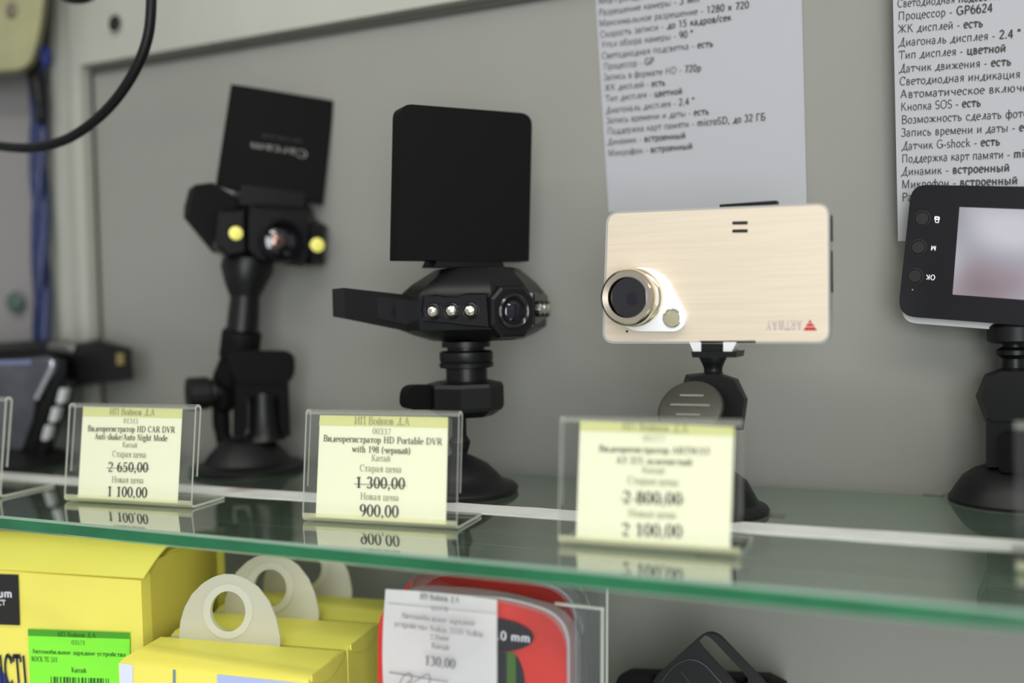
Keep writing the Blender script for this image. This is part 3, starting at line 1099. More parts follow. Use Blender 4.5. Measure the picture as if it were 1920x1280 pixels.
# ------------------------------------------------------------------ dash camera with tilted flap, far left on its arm
def dash_tilted():
    F = Frame(on_z(464, 880), turn=13)
    root = thing('dash_camera', F, 'black dash camera with tilted lettered flap and two yellow lamps', 'dash camera', 'dash cameras on the glass shelf')
    cup(root, F, 464, [(103, 880), (105, 873), (99, 868), (80, 864), (69, 848), (52, 830), (40, 820), (20, 816)])
    # arm: bent foot, two tubes and a ball socket
    bm = bmesh.new()
    P = [F.p(x, y, w) for x, y, w in ((424, 842, .016), (416, 800, .020), (416, 762, .020), (430, 715, .014), (447, 670, .008), (454, 620, .004))]
    tube(smoothpath(P, 6), [0.0052] * 6 + [0.0058] * 6 + [0.0085] * 6 + [0.0115] * 6 + [0.0130] * 6 + [0.0122], 20, bm)
    link('arm', bm, BLACK_MATT, root, smooth=50)
    bm = tube([F.p(454, 622, .004), F.p(457, 590, .004), F.p(460, 548, .004)], [0.0105, 0.0102, 0.0094], 24)
    link('extension_tube', bm, BLACK, root, smooth=50)
    bm = tube([F.p(459, 556, .004), F.p(460, 535, .004), F.p(463, 505, .004), F.p(466, 488, .004)], [0.0098, 0.0132, 0.0172, 0.0165], 28)
    link('ball_socket', bm, BLACK, root, smooth=50)
    # knob on its pivot
    c = F.p(378, 737, .014)
    kr = (F.p(378, 706, .014) - F.p(378, 768, .014)).length / 2
    bm = bmesh.new()
    l = (F.p(352, 737, .014) - F.p(406, 737, .014)).length
    M = axis(c + Vector((-l / 2, 0, 0)), (1, 0, 0))
    lathe([(kr * .9, 0), (kr, l * .06), (kr, l * .7), (kr * .84, l * .78), (kr * .84, l * .95), (kr * .5, l), (kr * .5, l * 1.6)], 18, M, bm)
    link('tightening_knob', bm, RUBBER, root, smooth=20)
    # T shaped lever over the cup
    bm = trace(F, roundpoly([(434, 664), (446, 657), (540, 657), (553, 668), (553, 700), (543, 717), (446, 717), (433, 700)], 14), -0.016, -0.006, 0.003)
    tr = lambda pts, a, b: trace(F, pts, a, b, 0.0015, bm)
    tr([(444, 706), (466, 706), (464, 800), (458, 818), (442, 818)], -0.015, -0.007)
    tr([(522, 706), (541, 706), (545, 818), (530, 818), (524, 790)], -0.015, -0.007)
    tr([(462, 706), (526, 706), (526, 744), (462, 744)], -0.014, -0.008)
    link('lever', bm, BLACK_MATT, root, smooth=45)
    bm = turned(F, 494, [(40, 824), (30, 808), (27, 760), (27, 735), (20, 730)], w=-0.006, seg=24)
    link('hub', bm, BLACK, root)
    # body: rear wing, left pod, lens block, right pod
    bm = trace(F, [(366, 346), (398, 342), (448, 372), (446, 478), (410, 468), (356, 402), (357, 380)], -0.002, 0.020, 0.003)
    link('rear_wing', bm, BLACK_MATT, root)
    bm = rings(F, [([(414, 400), (456, 396), (458, 470), (430, 476), (414, 462)], -0.018), ([(408, 394), (461, 390), (463, 476), (428, 482), (404, 462)], -0.014),
                   ([(404, 390), (470, 384), (470, 486), (424, 488), (398, 462)], 0.006)])
    pod = link('lamp_pod', bm, BLACK, root, smooth=20)
    link('yellow_lamp', facing(F, 443, 437, [(0, -0.0192), (9, -0.0190), (13, -0.0184), (13, -0.016)], 24), YELLOWLED, pod)
    bm = rings(F, [([(478, 392), (566, 396), (578, 410), (578, 482), (564, 494), (484, 484), (466, 466), (466, 406)], -0.016),
                   ([(474, 382), (570, 388), (584, 404), (584, 486), (566, 500), (480, 490), (460, 470), (460, 400)], -0.012),
                   ([(470, 372), (576, 380), (590, 396), (590, 488), (566, 500), (474, 490), (454, 470), (454, 390)], 0.014)])
    body = link('body', bm, BLACK, root, smooth=20)
    bm = facing(F, 524, 452, [(29, -0.0150), (33, -0.0215), (39, -0.0215), (41, -0.0195), (42, -0.014)], 40)
    ringo = link('lens_ring', bm, BLACK_GLOSS, body, smooth=30)
    bm = facing(F, 524, 452, [(0, -0.0190), (11, -0.0186), (20, -0.0178), (30, -0.0164)], 36)
    link('lens', bm, LENS, body, smooth=60)
    bm = facing(F, 522, 452, [(0, -0.0200), (8, -0.0198), (13, -0.0188)], 24)
    link('iris', bm, mat('lens_coating', (0.22, 0.14, 0.12), 0.1, metal=0.8), body, smooth=60)
    bm = rings(F, [([(582, 424), (606, 428), (606, 486), (584, 492)], -0.016), ([(578, 414), (612, 424), (608, 494), (580, 497)], -0.012), ([(574, 400), (616, 424), (608, 498), (574, 498)], 0.008)])
    pod = link('lamp_pod', bm, BLACK, root, smooth=20)
    link('yellow_lamp', facing(F, 596, 459, [(0, -0.0172), (9, -0.0170), (13, -0.0164), (13, -0.014)], 24), YELLOWLED, pod)
    bm = trace(F, [(452, 346), (572, 362), (570, 392), (448, 384)], -0.009, 0.010, 0.001)
    link('hinge', bm, BLACK, root)
    # flap with a chamfered left side
    bm = rings(F, [([(461, 165), (624, 191), (601, 379), (434, 353)], -0.008), ([(457, 161), (628, 189), (604, 383), (430, 356)], -0.0065),
                   ([(433, 158), (630, 190), (606, 384), (404, 348)], 0.004), ([(436, 158), (630, 190), (606, 384), (407, 348)], 0.007)])
    bev(bm, 0.0006, 1)
    fl = link('flap', bm, BLACK_MATT, root, smooth=20)
    print_px(F, -0.0082, fl, mat('silver_print', (0.13, 0.125, 0.12), 0.5), [(577, 283, 468, 266, 14, 'Carcam', True, True)])
    print_px(F, -0.0082, fl, mat('faint_print', (0.035, 0.035, 0.035), 0.6), [(566, 262, 491, 250, 6, 'HD CAR DVR', False, True)], 'small_print')
    return root


dash_tilted()


# ------------------------------------------------------------------ gold slab camera
def dash_gold():
    F = Frame(on_z(1330, 958), turn=-15)
    root = thing('dash_camera', F, 'flat gold dash camera with chrome lens at its lower left corner', 'dash camera', 'dash cameras on the glass shelf')
    GOLD = mat('brushed_gold', (0.63, 0.545, 0.43), 0.42, metal=0.2, var=0.05, vscale=60, stretch=(0.35, 1, 14), bump=0.05, bscale=700)
    cup(root, F, 1330, [(109, 958), (111, 951), (107, 946), (92, 940), (84, 925), (70, 900), (48, 884), (30, 874), (24, 860)])
    link('film_disc', turned(F, 1330, [(118, 959), (118, 957.5)], seg=48), FILM, root)
    bm = trace(F, [(1420, 954), (1456, 954), (1470, 957), (1470, 962), (1456, 964), (1420, 964)], -0.002, 0.004)
    for v in bm.verts:
        v.co.z = 0.0007 if v.co.z > 0.0005 else 0.0002
    link('pull_tab', bm, FILM, root)
    link('arm', turned(F, 1340, [(34, 880), (36, 840), (38, 800), (40, 770)], seg=12), BLACK, root, smooth=20)
    bm = rings(F, [([(1296, 706), (1340, 700), (1376, 712), (1396, 748), (1388, 800), (1300, 800), (1284, 730)], -0.012),
                   ([(1286, 702), (1340, 696), (1384, 710), (1402, 748), (1394, 806), (1292, 806), (1278, 728)], -0.006),
                   ([(1286, 702), (1340, 696), (1384, 710), (1402, 748), (1394, 806), (1292, 806), (1278, 728)], 0.012)])
    link('ball_socket', bm, BLACK, root, smooth=15)
    # paddle lever with three ribs
    c = F.p(1295, 767, -0.022)
    a = (F.p(1357, 767, -0.022) - c).length
    M = Matrix.Translation(c) @ Matrix.Rotation(math.radians(52), 4, 'X')
    bm = lathe([(0, -0.0016), (a * .86, -0.0016), (a * .97, -0.0008), (a, 0.0004), (a * .95, 0.0016), (a * .86, 0.002), (0, 0.002)], 48, M)
    lev = link('lever', bm, mat('yellow_tinged_black', (0.022, 0.021, 0.015), 0.4), root, smooth=40)  # reflected yellow is mixed into the lever's black colour
    bm = bmesh.new()
    for yy, hw in ((.40, .36), (.06, .60), (-.28, .36)):
        b2 = bmesh.new()
        box(b2, (-hw * a, yy * a - 0.0004, 0.0019), (hw * a, yy * a + 0.0004, 0.0024))
        bmesh.ops.transform(b2, matrix=M, verts=b2.verts)
        join(bm, b2)
    link('rib', bm, mat('grey_rib', (0.20, 0.20, 0.17), 0.5), lev, smooth=0)
    link('lever_stem', tube([c + Vector((0, 0.002, -0.002)), F.p(1330, 790, 0.0)], 0.007, 14), BLACK, root)
    link('ball_neck', turned(F, 1337, [(22, 706), (17, 698), (17, 690), (20, 682), (26, 670), (26, 666)], seg=24), BLACK, root)
    bm = trace(F, [(1296, 659), (1382, 659), (1380, 670), (1298, 670)], -0.008, 0.008, 0.001)
    link('mount_plate', bm, BLACK, root)
    bm = trace(F, [(1292, 641), (1314, 641), (1314, 659), (1300, 659)], -0.006, 0.004, 0.0004)
    trace(F, [(1356, 641), (1381, 641), (1372, 659), (1356, 659)], -0.006, 0.004, 0.0004, bm)
    link('bracket', bm, mat('silver_plastic', (0.62, 0.62, 0.63), 0.35), root)
    bm = trace(F, [(1313, 640), (1357, 640), (1357, 661), (1313, 661)], -0.005, 0.004, 0.0003)
    link('clamp', bm, BLACK, root)
    # slab
    rim = roundpoly([(1137, 397), (1555, 380), (1556, 644), (1129, 644)], 24, 7)
    bm = trace(F, rim, -0.0052, 0.0052, 0.0010, seg=2)
    shell = link('shell', bm, mat('rim_silver', (0.75, 0.73, 0.68), 0.2, metal=0.8), root, smooth=40)
    face = roundpoly([(1141, 401), (1550, 384), (1551, 640), (1133, 640)], 20, 7)
    bm = trace(F, face, -0.0058, -0.0045, 0.0003, seg=1)
    front = link('front_plate', bm, GOLD, root, smooth=30)
    bm = bmesh.new()
    for y in (418, 433):
        bm.faces.new([bm.verts.new(F.p(px, py, -0.00595)) for px, py in roundpoly([(1373, y - 3), (1402, y - 3.6), (1402, y + 2.6), (1373, y + 3)], 2)])
    flat('speaker_slot', bm, DARK, front)
    decal(F, -0.00595, ellipse(1175.5, 621, 2.2, 2.2, 12), front, DARK, 'microphone_hole')
    bm = bmesh.new()
    for pts in ([(1519, 599), (1522.5, 605), (1515, 605)], [(1513.6, 606.6), (1524, 606.6), (1527, 611.4), (1511, 611.4)], [(1510, 613), (1528, 613), (1532, 619.4), (1506, 619.4)]):
        bm.faces.new([bm.verts.new(F.p(px, py, -0.00595)) for px, py in pts])
    flat('emblem', bm, mat('red_print', (0.42, 0.012, 0.02), 0.4), front)
    print_px(F, -0.00595, front, mat('pale_grey_print', (0.44, 0.39, 0.36), 0.4), [(1504, 599, 1436, 601, 18.5, 'ARTWAY', True, True)])
    # side and top buttons
    bm = bmesh.new()
    for z0, z1 in ((404, 452), (470, 548)):
        a_, b_ = F.p(1557, z0, 0), F.p(1557, z1, 0)
        box(bm, (a_.x - 0.0008, -0.001, b_.z), (a_.x + 0.0005, 0.004, a_.z))
    bev(bm, 0.0004)
    link('side_button', bm, BLACK, root)
    a_, b_ = F.p(1352, 387, 0), F.p(1458, 384, 0)
    bm = bmesh.new()
    box(bm, (a_.x, -0.003, a_.z - 0.001), (b_.x, 0.003, a_.z + 0.0007))
    link('top_button', bm, BLACK, root)
    a_, b_ = F.p(1318, 641, 0), F.p(1422, 641, 0)
    bm = bmesh.new()
    box(bm, (a_.x, -0.0058, a_.z - 0.0004), (b_.x, 0.003, a_.z + 0.0009))
    link('port_cover', bm, BLACK, root)
    # lens pad and barrel
    pad = []
    c1, c2 = (1203, 561, 60), (1261, 596, 25)
    ang = math.degrees(math.atan2(c2[1] - c1[1], c2[0] - c1[0]))
    dd = math.hypot(c2[0] - c1[0], c2[1] - c1[1])
    off = math.degrees(math.acos((c1[2] - c2[2]) / dd))
    for k in range(29):
        t = math.radians(ang + off + (360 - 2 * off) * k / 28)
        pad.append((c1[0] + c1[2] * math.cos(t), c1[1] + c1[2] * math.sin(t)))
    for k in range(13):
        t = math.radians(ang - off + 2 * off * k / 12)
        pad.append((c2[0] + c2[2] * math.cos(t), c2[1] + c2[2] * math.sin(t)))
    bm = trace(F, pad, -0.0088, -0.0057, 0.0006, seg=2)
    pd = link('lens_pad', bm, WHITEPLASTIC, root, smooth=40)
    bm = facing(F, 1261, 596, [(17.5, -0.0087), (17.5, -0.0094), (15.5, -0.0096), (14.5, -0.0088)], 28)
    link('lamp_ring', bm, CHROME, pd)
    bm = facing(F, 1261, 596, [(0, -0.0093), (8, -0.0092), (15, -0.0089)], 28)
    link('lamp', bm, mat('lamp_glass', (0.34, 0.32, 0.22), 0.15), pd, smooth=60)
    C = (1181, 557.5)
    bm = facing(F, *C, [(35, -0.0165), (36.5, -0.0205), (46, -0.0212), (50, -0.0202), (51.5, -0.0185), (51, -0.0165), (47.5, -0.0158), (47.5, -0.0125),
                        (51, -0.0120), (53, -0.0112), (53, -0.0088)], 56)
    br = link('lens_barrel', bm, GOLDCHROME, root, smooth=35)
    bm = facing(F, *C, [(0, -0.0212), (10, -0.0211), (20, -0.0208), (30, -0.0203), (37, -0.0196)], 48)
    link('lens', bm, LENS, br, smooth=70)
    bm = facing(F, C[0] + 4, C[1] + 2, [(0, -0.02145), (7, -0.0214), (12, -0.02105)], 28)
    link('iris', bm, LENS_IN, br, smooth=70)


dash_gold()


# ------------------------------------------------------------------ camera showing its screen, cut by the right side
def dash_screen():
    F = Frame(on_z(1893, 940), turn=-5)
    root = thing('dash_camera', F, 'dash camera showing its screen and three round buttons at right', 'dash camera', 'dash cameras on the glass shelf')
    cup(root, F, 1893, [(122, 940), (123, 934), (116, 926), (108, 914), (92, 894), (70, 880), (48, 873)])
    link('film_disc', turned(F, 1893, [(140, 941.5), (140, 939.5)], seg=48), FILM, root)
    bm = trace(F, [(1728, 933), (1770, 934), (1770, 944), (1732, 943)], -0.003, 0.003)
    for v in bm.verts:
        v.co.z = 0.0008 if v.co.z > 0.0005 else 0.0002
    link('pull_tab', bm, FILM, root)
    bm = trace(F, [(1849, 785), (1940, 785), (1940, 876), (1849, 876)], -0.012, 0.012, 0.0025)
    arm = link('arm', bm, BLACK, root)
    link('lever', trace(F, roundpoly([(1872, 812), (1930, 812), (1930, 886), (1872, 886)], 14), -0.017, -0.010, 0.002), BLACK_MATT, root)
    bm = rings(F, [([(1856, 706), (1880, 696), (1930, 696), (1950, 740), (1936, 790), (1858, 790), (1838, 742)], -0.013),
                   ([(1846, 702), (1876, 690), (1938, 690), (1958, 742), (1944, 796), (1850, 796), (1829, 742)], -0.007),
                   ([(1846, 702), (1876, 690), (1938, 690), (1958, 742), (1944, 796), (1850, 796), (1829, 742)], 0.012)])
    link('ball_socket', bm, BLACK, root, smooth=15)
    link('ball_neck', turned(F, 1900, [(24, 700), (22, 672), (34, 664), (34, 656), (22, 650), (20, 636)], seg=28), BLACK, root)
    bm = turned(F, 1900, [(44, 643), (51, 638), (52, 612), (46, 606)], seg=40)
    link('thumb_nut', bm, RUBBER, root, smooth=15)
    sh = roundpoly([(1716, 350), (2084, 354), (2078, 634), (1689, 604)], [26, 26, 30, 30], 6)
    link('shell', trace(F, sh, -0.0065, 0.010, 0.002), mat('shell_grey', (0.50, 0.51, 0.50), 0.4), root, smooth=40)
    fr = roundpoly([(1709, 346), (2076, 352), (2070, 622), (1683, 592)], [30, 30, 34, 34], 6)
    BZ = mat('bezel_black', (0.006, 0.006, 0.008), 0.3, spec=0.3)
    bz = link('bezel', trace(F, fr, -0.0125, -0.0065, 0.0014), BZ, root, smooth=40)
    W = -0.0127
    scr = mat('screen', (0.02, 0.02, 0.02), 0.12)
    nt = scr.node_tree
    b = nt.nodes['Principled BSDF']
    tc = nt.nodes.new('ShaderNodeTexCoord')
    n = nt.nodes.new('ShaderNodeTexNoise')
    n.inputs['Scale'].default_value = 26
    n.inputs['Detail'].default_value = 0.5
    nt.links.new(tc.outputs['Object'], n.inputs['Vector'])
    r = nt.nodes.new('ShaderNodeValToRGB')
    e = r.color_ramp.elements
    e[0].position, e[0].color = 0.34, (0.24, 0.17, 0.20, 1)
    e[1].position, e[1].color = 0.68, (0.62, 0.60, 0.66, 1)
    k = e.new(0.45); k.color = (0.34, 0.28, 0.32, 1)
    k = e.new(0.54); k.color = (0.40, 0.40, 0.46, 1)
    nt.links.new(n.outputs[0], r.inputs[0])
    nt.links.new(r.outputs[0], b.inputs['Emission Color'])  # blurred pink and grey reflection painted in as a soft glow
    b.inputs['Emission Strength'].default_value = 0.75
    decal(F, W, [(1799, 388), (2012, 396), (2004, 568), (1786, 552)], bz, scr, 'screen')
    for x, y in ((1729, 410), (1722, 464), (1715.5, 517.5)):
        bm = facing(F, x, y, [(16.5, -0.0124), (16.5, -0.0129), (14.5, -0.0130), (13.5, -0.0126), (12, -0.0131), (0, -0.0132)], 28)
        link('button', bm, DARK, bz, smooth=30)
    print_px(F, W, bz, WHITEPRINT, [(1756, 461, 1745, 460.3, 9, 'M', True, True), (1754, 515.5, 1736, 514.3, 9.5, 'OK', True, True)], 'button_letters')
    bm = holed(F, [(1752, 405), (1762, 406), (1762, 413), (1752, 412)], (1757, 409, 2.2, 1.2), W, W + 0.0001, 16)
    trace(F, [(1752.5, 412), (1754, 412), (1755, 417), (1753.5, 417)], W, W + 0.0001, 0, bm)
    trace(F, [(1759.5, 412.5), (1761, 412.5), (1760.5, 417), (1759, 417)], W, W + 0.0001, 0, bm)
    trace(F, [(1754, 416), (1760, 416.4), (1760, 418), (1754, 417.6)], W, W + 0.0001, 0, bm)
    link('lock_symbol', bm, WHITEPRINT, bz, smooth=0)
    decal(F, W, ellipse(1711, 543, 1.6, 1.6, 10), bz, GREYPRINT, 'indicator')
    decal(F, -0.0066, [(1772, 602), (1808, 604.6), (1808, 608), (1772, 605)], root, CHROME, 'clip')


dash_screen()


# ------------------------------------------------------------------ folded camera at the left edge
def dash_folded():
    F = Frame(on_z(20, 868), turn=-34)
    root = thing('dash_camera', F, 'black folded dash camera with silver side buttons at the left edge', 'dash camera', 'dash cameras on the glass shelf')
    cup(root, F, 14, [(112, 868), (113, 862), (100, 856), (78, 846), (50, 838), (30, 834), (26, 800)])
    bm = rings(F, [([(-150, 668), (60, 652), (118, 648), (150, 700), (128, 730), (-150, 740)], 0.012), ([(-150, 650), (66, 638), (124, 637), (150, 668), (132, 730), (-150, 740)], 0.026),
                   ([(-150, 650), (60, 640), (118, 640), (146, 672), (128, 726), (-150, 736)], 0.034)])
    body = link('body', bm, BLACK, root, smooth=30)
    bm = rings(F, [([(130, 668), (186, 660), (246, 668), (250, 710), (190, 716), (130, 726)], 0.012), ([(122, 650), (184, 640), (248, 655), (252, 712), (190, 720), (124, 730)], 0.02),
                   ([(122, 646), (184, 634), (248, 652), (252, 708), (190, 716), (124, 726)], 0.034)])
    arm = link('lens_block', bm, BLACK, root, smooth=30)
    link('lens_ring', trace(F, [(218, 662), (232, 662), (232, 684), (218, 684)], 0.010, 0.014, 0.001), mat('brass', (0.30, 0.24, 0.10), 0.3, metal=0.8), arm)
    link('hinge', tube([F.p(96, 650, .008), F.p(122, 650, .006), F.p(142, 655, .008)], [.004, .0055, .0045], 14), mat('smoke_grey_plastic', (0.06, 0.06, 0.057), 0.3), root, smooth=60)
    # leaning screen panel
    lv = [([(-150, 690), (92, 664), (124, 676), (122, 700), (90, 770), (58, 856), (-150, 856)], -0.010),
          ([(-150, 688), (92, 661), (126, 674), (124, 702), (92, 772), (60, 858), (-150, 858)], 0.002)]
    bm = rings(F, lv)
    bev(bm, 0.0015)
    pn = link('screen_panel', bm, BLACK, root, smooth=30)
    bm = rings(F, [([(-140, 700), (84, 672), (104, 680), (104, 694), (66, 752), (60, 790), (40, 842), (-140, 842)], -0.0128),
                   ([(-146, 694), (90, 667), (110, 676), (110, 696), (70, 754), (64, 792), (44, 848), (-146, 848)], -0.0095)])
    link('screen', bm, mat('dim_screen', (0.05, 0.052, 0.065), 0.18, coat=0.6, var=0.35, vscale=50), pn, smooth=20)
    bm = trace(F, [(-140, 678), (58, 674), (58, 683), (-140, 688)], -0.0135, -0.0128)
    link('brand_strip', bm, mat('blue_grey_strip', (0.12, 0.14, 0.24), 0.4), pn)
    bm = tube(smoothpath([F.p(x, y, -.0128) for x, y in ((96, 676), (98, 686), (84, 716), (68, 748))], 5), 0.0016, 8)
    link('edge_trim', bm, mat('satin_silver', (0.55, 0.56, 0.60), 0.25, metal=0.7), pn, smooth=60)
    for x, y in ((114, 742), (100, 777), (86, 811)):
        bm = trace(F, roundpoly([(x - 2, y - 14), (x + 9, y - 14), (x + 3, y + 14), (x - 9, y + 14)], 4), -0.0135, -0.0075, 0.0008)
        link('button', bm, mat('silver_button', (0.72, 0.73, 0.76), 0.25, metal=0.5), pn)
    link('button_strip', trace(F, [(112, 706), (132, 716), (84, 850), (56, 856)], -0.0085, 0.0, 0.001), BLACK, pn)


dash_folded()


# ------------------------------------------------------------------ cables and housing at the top left
def cable(name, pts, Y, rpx, m, label, cat, n=10, bm=None):
    c0 = on_y(*pts[0], Y)
    own = bm is None
    if own:
        bm = bmesh.new()
    P = [Vector(on_y(x, y, Y)) for x, y in pts]
    k = float((on_y(pts[0][0] + 1, pts[0][1], Y) - c0) @ np.array([1, 0, 0]))
    tube(smoothpath(P, n), rpx * k * 0.85, 12, bm)
    if own:
        tag(link(name, bm, m, smooth=60), label, cat)


CABLE = mat('black_cable', (0.004, 0.004, 0.0045), 0.4, spec=0.2)
cable('cable', [(-160, 230), (-60, 262), (0, 274), (60, 277), (120, 263), (172, 231), (216, 188), (252, 134), (275, 78), (283, 22), (282, -40), (270, -120)], -0.13, 6.6, CABLE,
      'black cable hanging in a wide arc across the top left corner', 'cable')
cable('cable', [(40, -140), (75, -50), (112, -12), (145, -2), (178, -14), (205, -60), (225, -140)], -0.10, 7.5, CABLE, 'black cable loop just dipping in at the top edge', 'cable')


def bundle():
    root = bpy.data.objects.new('cable_bundle', None)
    COL.objects.link(root)
    q = on_y(76, 640, -0.020)
    root.location = q
    tag(root, 'blue and black cable bundle running down the white corner post', 'cable')
    O = Vector(q)
    random.seed(9)
    BL = mat('blue_cable', (0.006, 0.014, 0.07), 0.35, var=0.3, vscale=30)
    for i, m in enumerate((BL, BL, BL)):
        P = []
        for k in range(40):
            t = k / 39
            y = 95 + 720 * t
            x = 70 + 12 * t + 8.5 * math.sin(t * 9 + i * 2.1) + random.uniform(-.6, .6)
            p = Vector(on_y(x, y, -0.020 + 0.0042 * math.cos(t * 9 + i * 2.1)))
            P.append(p - O)
        link('blue_strand', tube(smoothpath(P, 3), 0.0040, 10), m, root, smooth=60)
    P = [Vector(on_y(x, y, -0.027)) - O for x, y in ((66, 80), (68, 110), (67, 140), (72, 170), (76, 200), (76, 230))]
    link('black_strand', tube(smoothpath(P, 5), [.003] * 5 + [.0045] * 5 + [.0062] * 5 + [.0055] * 5 + [.004] * 5 + [.003], 12), CABLE, root, smooth=60)
    P = [Vector(on_y(x, y, -0.040)) - O for x, y in ((38, -50), (43, 0), (46, 28), (58, 50), (64, 75), (66, 95))]
    link('grey_wire', tube(smoothpath(P, 5), 0.0026, 10), mat('grey_wire', (0.14, 0.15, 0.15), 0.5), root, smooth=60)
    P = [Vector(on_y(x, y, -0.022)) - O for x, y in ((74, 88), (80, 96), (82, 110), (80, 122))]
    link('blue_plug', tube(P, [.004, .0055, .0055, .004], 12), mat('blue_plug', (0.014, 0.03, 0.22), 0.4), root, smooth=60)


bundle()
F = Frame(on_y(0, 140, -0.014), heading=0.0)
root = thing('housing', F, 'cream rounded plastic housing cut by the top left corner', 'housing')
bm = rings(F, [(roundpoly([(-120, 140), (54, 128), (74, 60), (90, -90), (-120, -90)], [20, 26, 40, 10, 10], 6), -0.030),
               (roundpoly([(-126, 152), (60, 138), (84, 62), (98, -96), (-126, -96)], [20, 30, 40, 10, 10], 6), -0.022),
               (roundpoly([(-126, 152), (60, 138), (84, 62), (98, -96), (-126, -96)], [20, 30, 40, 10, 10], 6), -0.002)])
link('shell', bm, mat('cream_plastic', (0.25, 0.245, 0.13), 0.45, var=0.12, vscale=22), root, smooth=40)
link('bolt', facing(F, 17, 18, [(0, -0.0325), (8, -0.032), (11, -0.0305), (11, -0.029)], 20), mat('brown_bolt', (0.12, 0.10, 0.07), 0.5), root)

# ------------------------------------------------------------------ goods on the lower shelf
_h = ray(1460, 590)
HB = math.atan2(_h[1], _h[0]) - math.pi / 2
YEL = mat('yellow_carton', (0.80, 0.715, 0.125), 0.5, spec=0.35, var=0.03, vscale=20)
MILKY = clear_mat('milky_plastic', (0.9, 0.9, 0.85), haze=0.80, haze_col=(0.80, 0.78, 0.68), rough=0.3)


def frame_at(px, py, depth, z):
    d = ray(px, py)
    P = CAM + d * (depth / float(d @ FW))
    F = Frame((P[0], P[1], z), heading=HB)
    F.s = depth / FPX
    return F, F.local(P)


def big_box():
    F, C = frame_at(268, 1087, 0.50, LZ)
    root = thing('carton', F, 'large yellow carton with green price label at bottom left', 'box')
    x1, z1 = C.x, C.z
    W, L = 0.20, 0.078
    zr = z1 + 0.0125
    pr = [(0, 0.0), (0, z1), (0.006, z1 + 0.0025), (0.026, zr - 0.003), (L, zr - 0.002), (L, 0.0)]
    bm = bmesh.new()
    a = [(x1 - W, y, z) for y, z in pr]; b = [(x1 - 0.002, y + 0.001, z - (0.001 if z > 0.01 else 0)) for y, z in pr]
    add_prism(bm, a, b)
    link('carton_body', bm, YEL, root, smooth=30)
    # lid flap folded over the sloping front, curling at its right end
    bm = bmesh.new()
    n = 12
    top, bot = [], []
    for i in range(n + 1):
        t = i / n
        y = 0.001 + 0.030 * t
        z = z1 + 0.0008 + 0.0135 * math.sin(t * math.pi / 2)
        top.append((y, z)); bot.append((y + 0.0006, z - 0.0007))
    ringp = top + bot[::-1]
    add_prism(bm, [(x1 - W, y, z) for y, z in ringp], [(x1 - 0.0005 - 0.002 * 0, y, z) for y, z in ringp])
    link('lid_flap', bm, YEL, root, smooth=40)
    # side gusset bulging out
    bm = bmesh.new()
    g = []
    for i in range(9):
        t = i / 8
        row = []
        for j in range(9):
            u = j / 8
            y = 0.006 + (L - 0.010) * u
            fz = z1 + 0.0008 + 0.0135 * math.sin(min(1.0, max(0.0, (y - 0.001) / 0.03)) * math.pi / 2)
            z = min(z1 + 0.008, fz - 0.0018) * t
            out = 0.0035 * math.sin(math.pi * u) * (t ** 0.7) - 0.0016 * (1 - math.sin(math.pi * u))
            row.append(bm.verts.new((x1 - 0.001 + out, y, z)))
        g.append(row)
    for i in range(8):
        for j in range(8):
            bm.faces.new((g[i][j], g[i][j + 1], g[i + 1][j + 1], g[i + 1][j]))
    bmesh.ops.solidify(bm, geom=bm.faces, thickness=0.0006)
    link('side_flap', bm, YEL, root, smooth=60)
    # printing on the front
    lb = decal(F, -0.0003, [(-120, 1072), (34, 1077), (37, 1172), (-120, 1166)], root, mat('black_panel', (0.012, 0.012, 0.010), 0.5), 'black_panel')
    print_px(F, -0.0005, lb, WHITEPRINT, [(-4, 1119, 24, 1120, 15, 'um', True, True), (-4, 1134, 11, 1134.5, 10, 'СТ', True, True)])
    print_px(F, -0.0004, root, mat('navy_ink', (0.006, 0.008, 0.03), 0.5), [(1, 1284, 53, 1286, 56, 'ICTI', True, True)], 'big_lettering')
    decal(F, -0.00035, [(-60, 1230), (0, 1250), (14, 1275), (26, 1300), (-60, 1300)], root, mat('blue_print', (0.01, 0.03, 0.22), 0.5), 'blue_print')
    GR = mat('green_label', (0.22, 0.80, 0.05), 0.7, spec=0.2)
    gl = link('price_label', trace(F, [(52, 1179), (243, 1186), (243, 1330), (58, 1322)], -0.0006, -0.0003), GR, root, smooth=0)
    decal(F, -0.0007, [(52, 1179), (243, 1186), (243, 1197.5), (52.5, 1191.5)], gl, mat('green_band', (0.06, 0.32, 0.012), 0.7), 'header_band')
    rows = [(108, 1193, 180, 1195.5, 9, 'ИП Войнов Д.А', True, False), (134, 1208, 160, 1209, 8, '03571', False, False),
            (60, 1224, 236, 1231, 8, 'Автомобильное зарядное устройство', True, False), (59, 1239, 108, 1241, 9, 'ROCK TE 511', True, False),
            (134, 1260, 162, 1261, 9, 'Китай', True, False)]
    print_px(F, -0.0008, gl, mat('dark_green_ink', (0.02, 0.13, 0.01), 0.7), rows)
    bm = bmesh.new()
    random.seed(3)
    x = 95
    while x < 205:
        w_ = random.choice((1.6, 2.6, 4.2))
        bm.faces.new([bm.verts.new(F.p(a_, b_, -0.0008)) for a_, b_ in ((x, 1268 + (x - 95) * .035), (x + w_, 1268 + (x - 95) * .035), (x + w_, 1310), (x, 1310))])
        x += w_ + random.choice((1.6, 2.6, 3.6))
    flat('barcode', bm, mat('dark_green_ink', (0.02, 0.13, 0.01), 0.7), gl)


big_box()


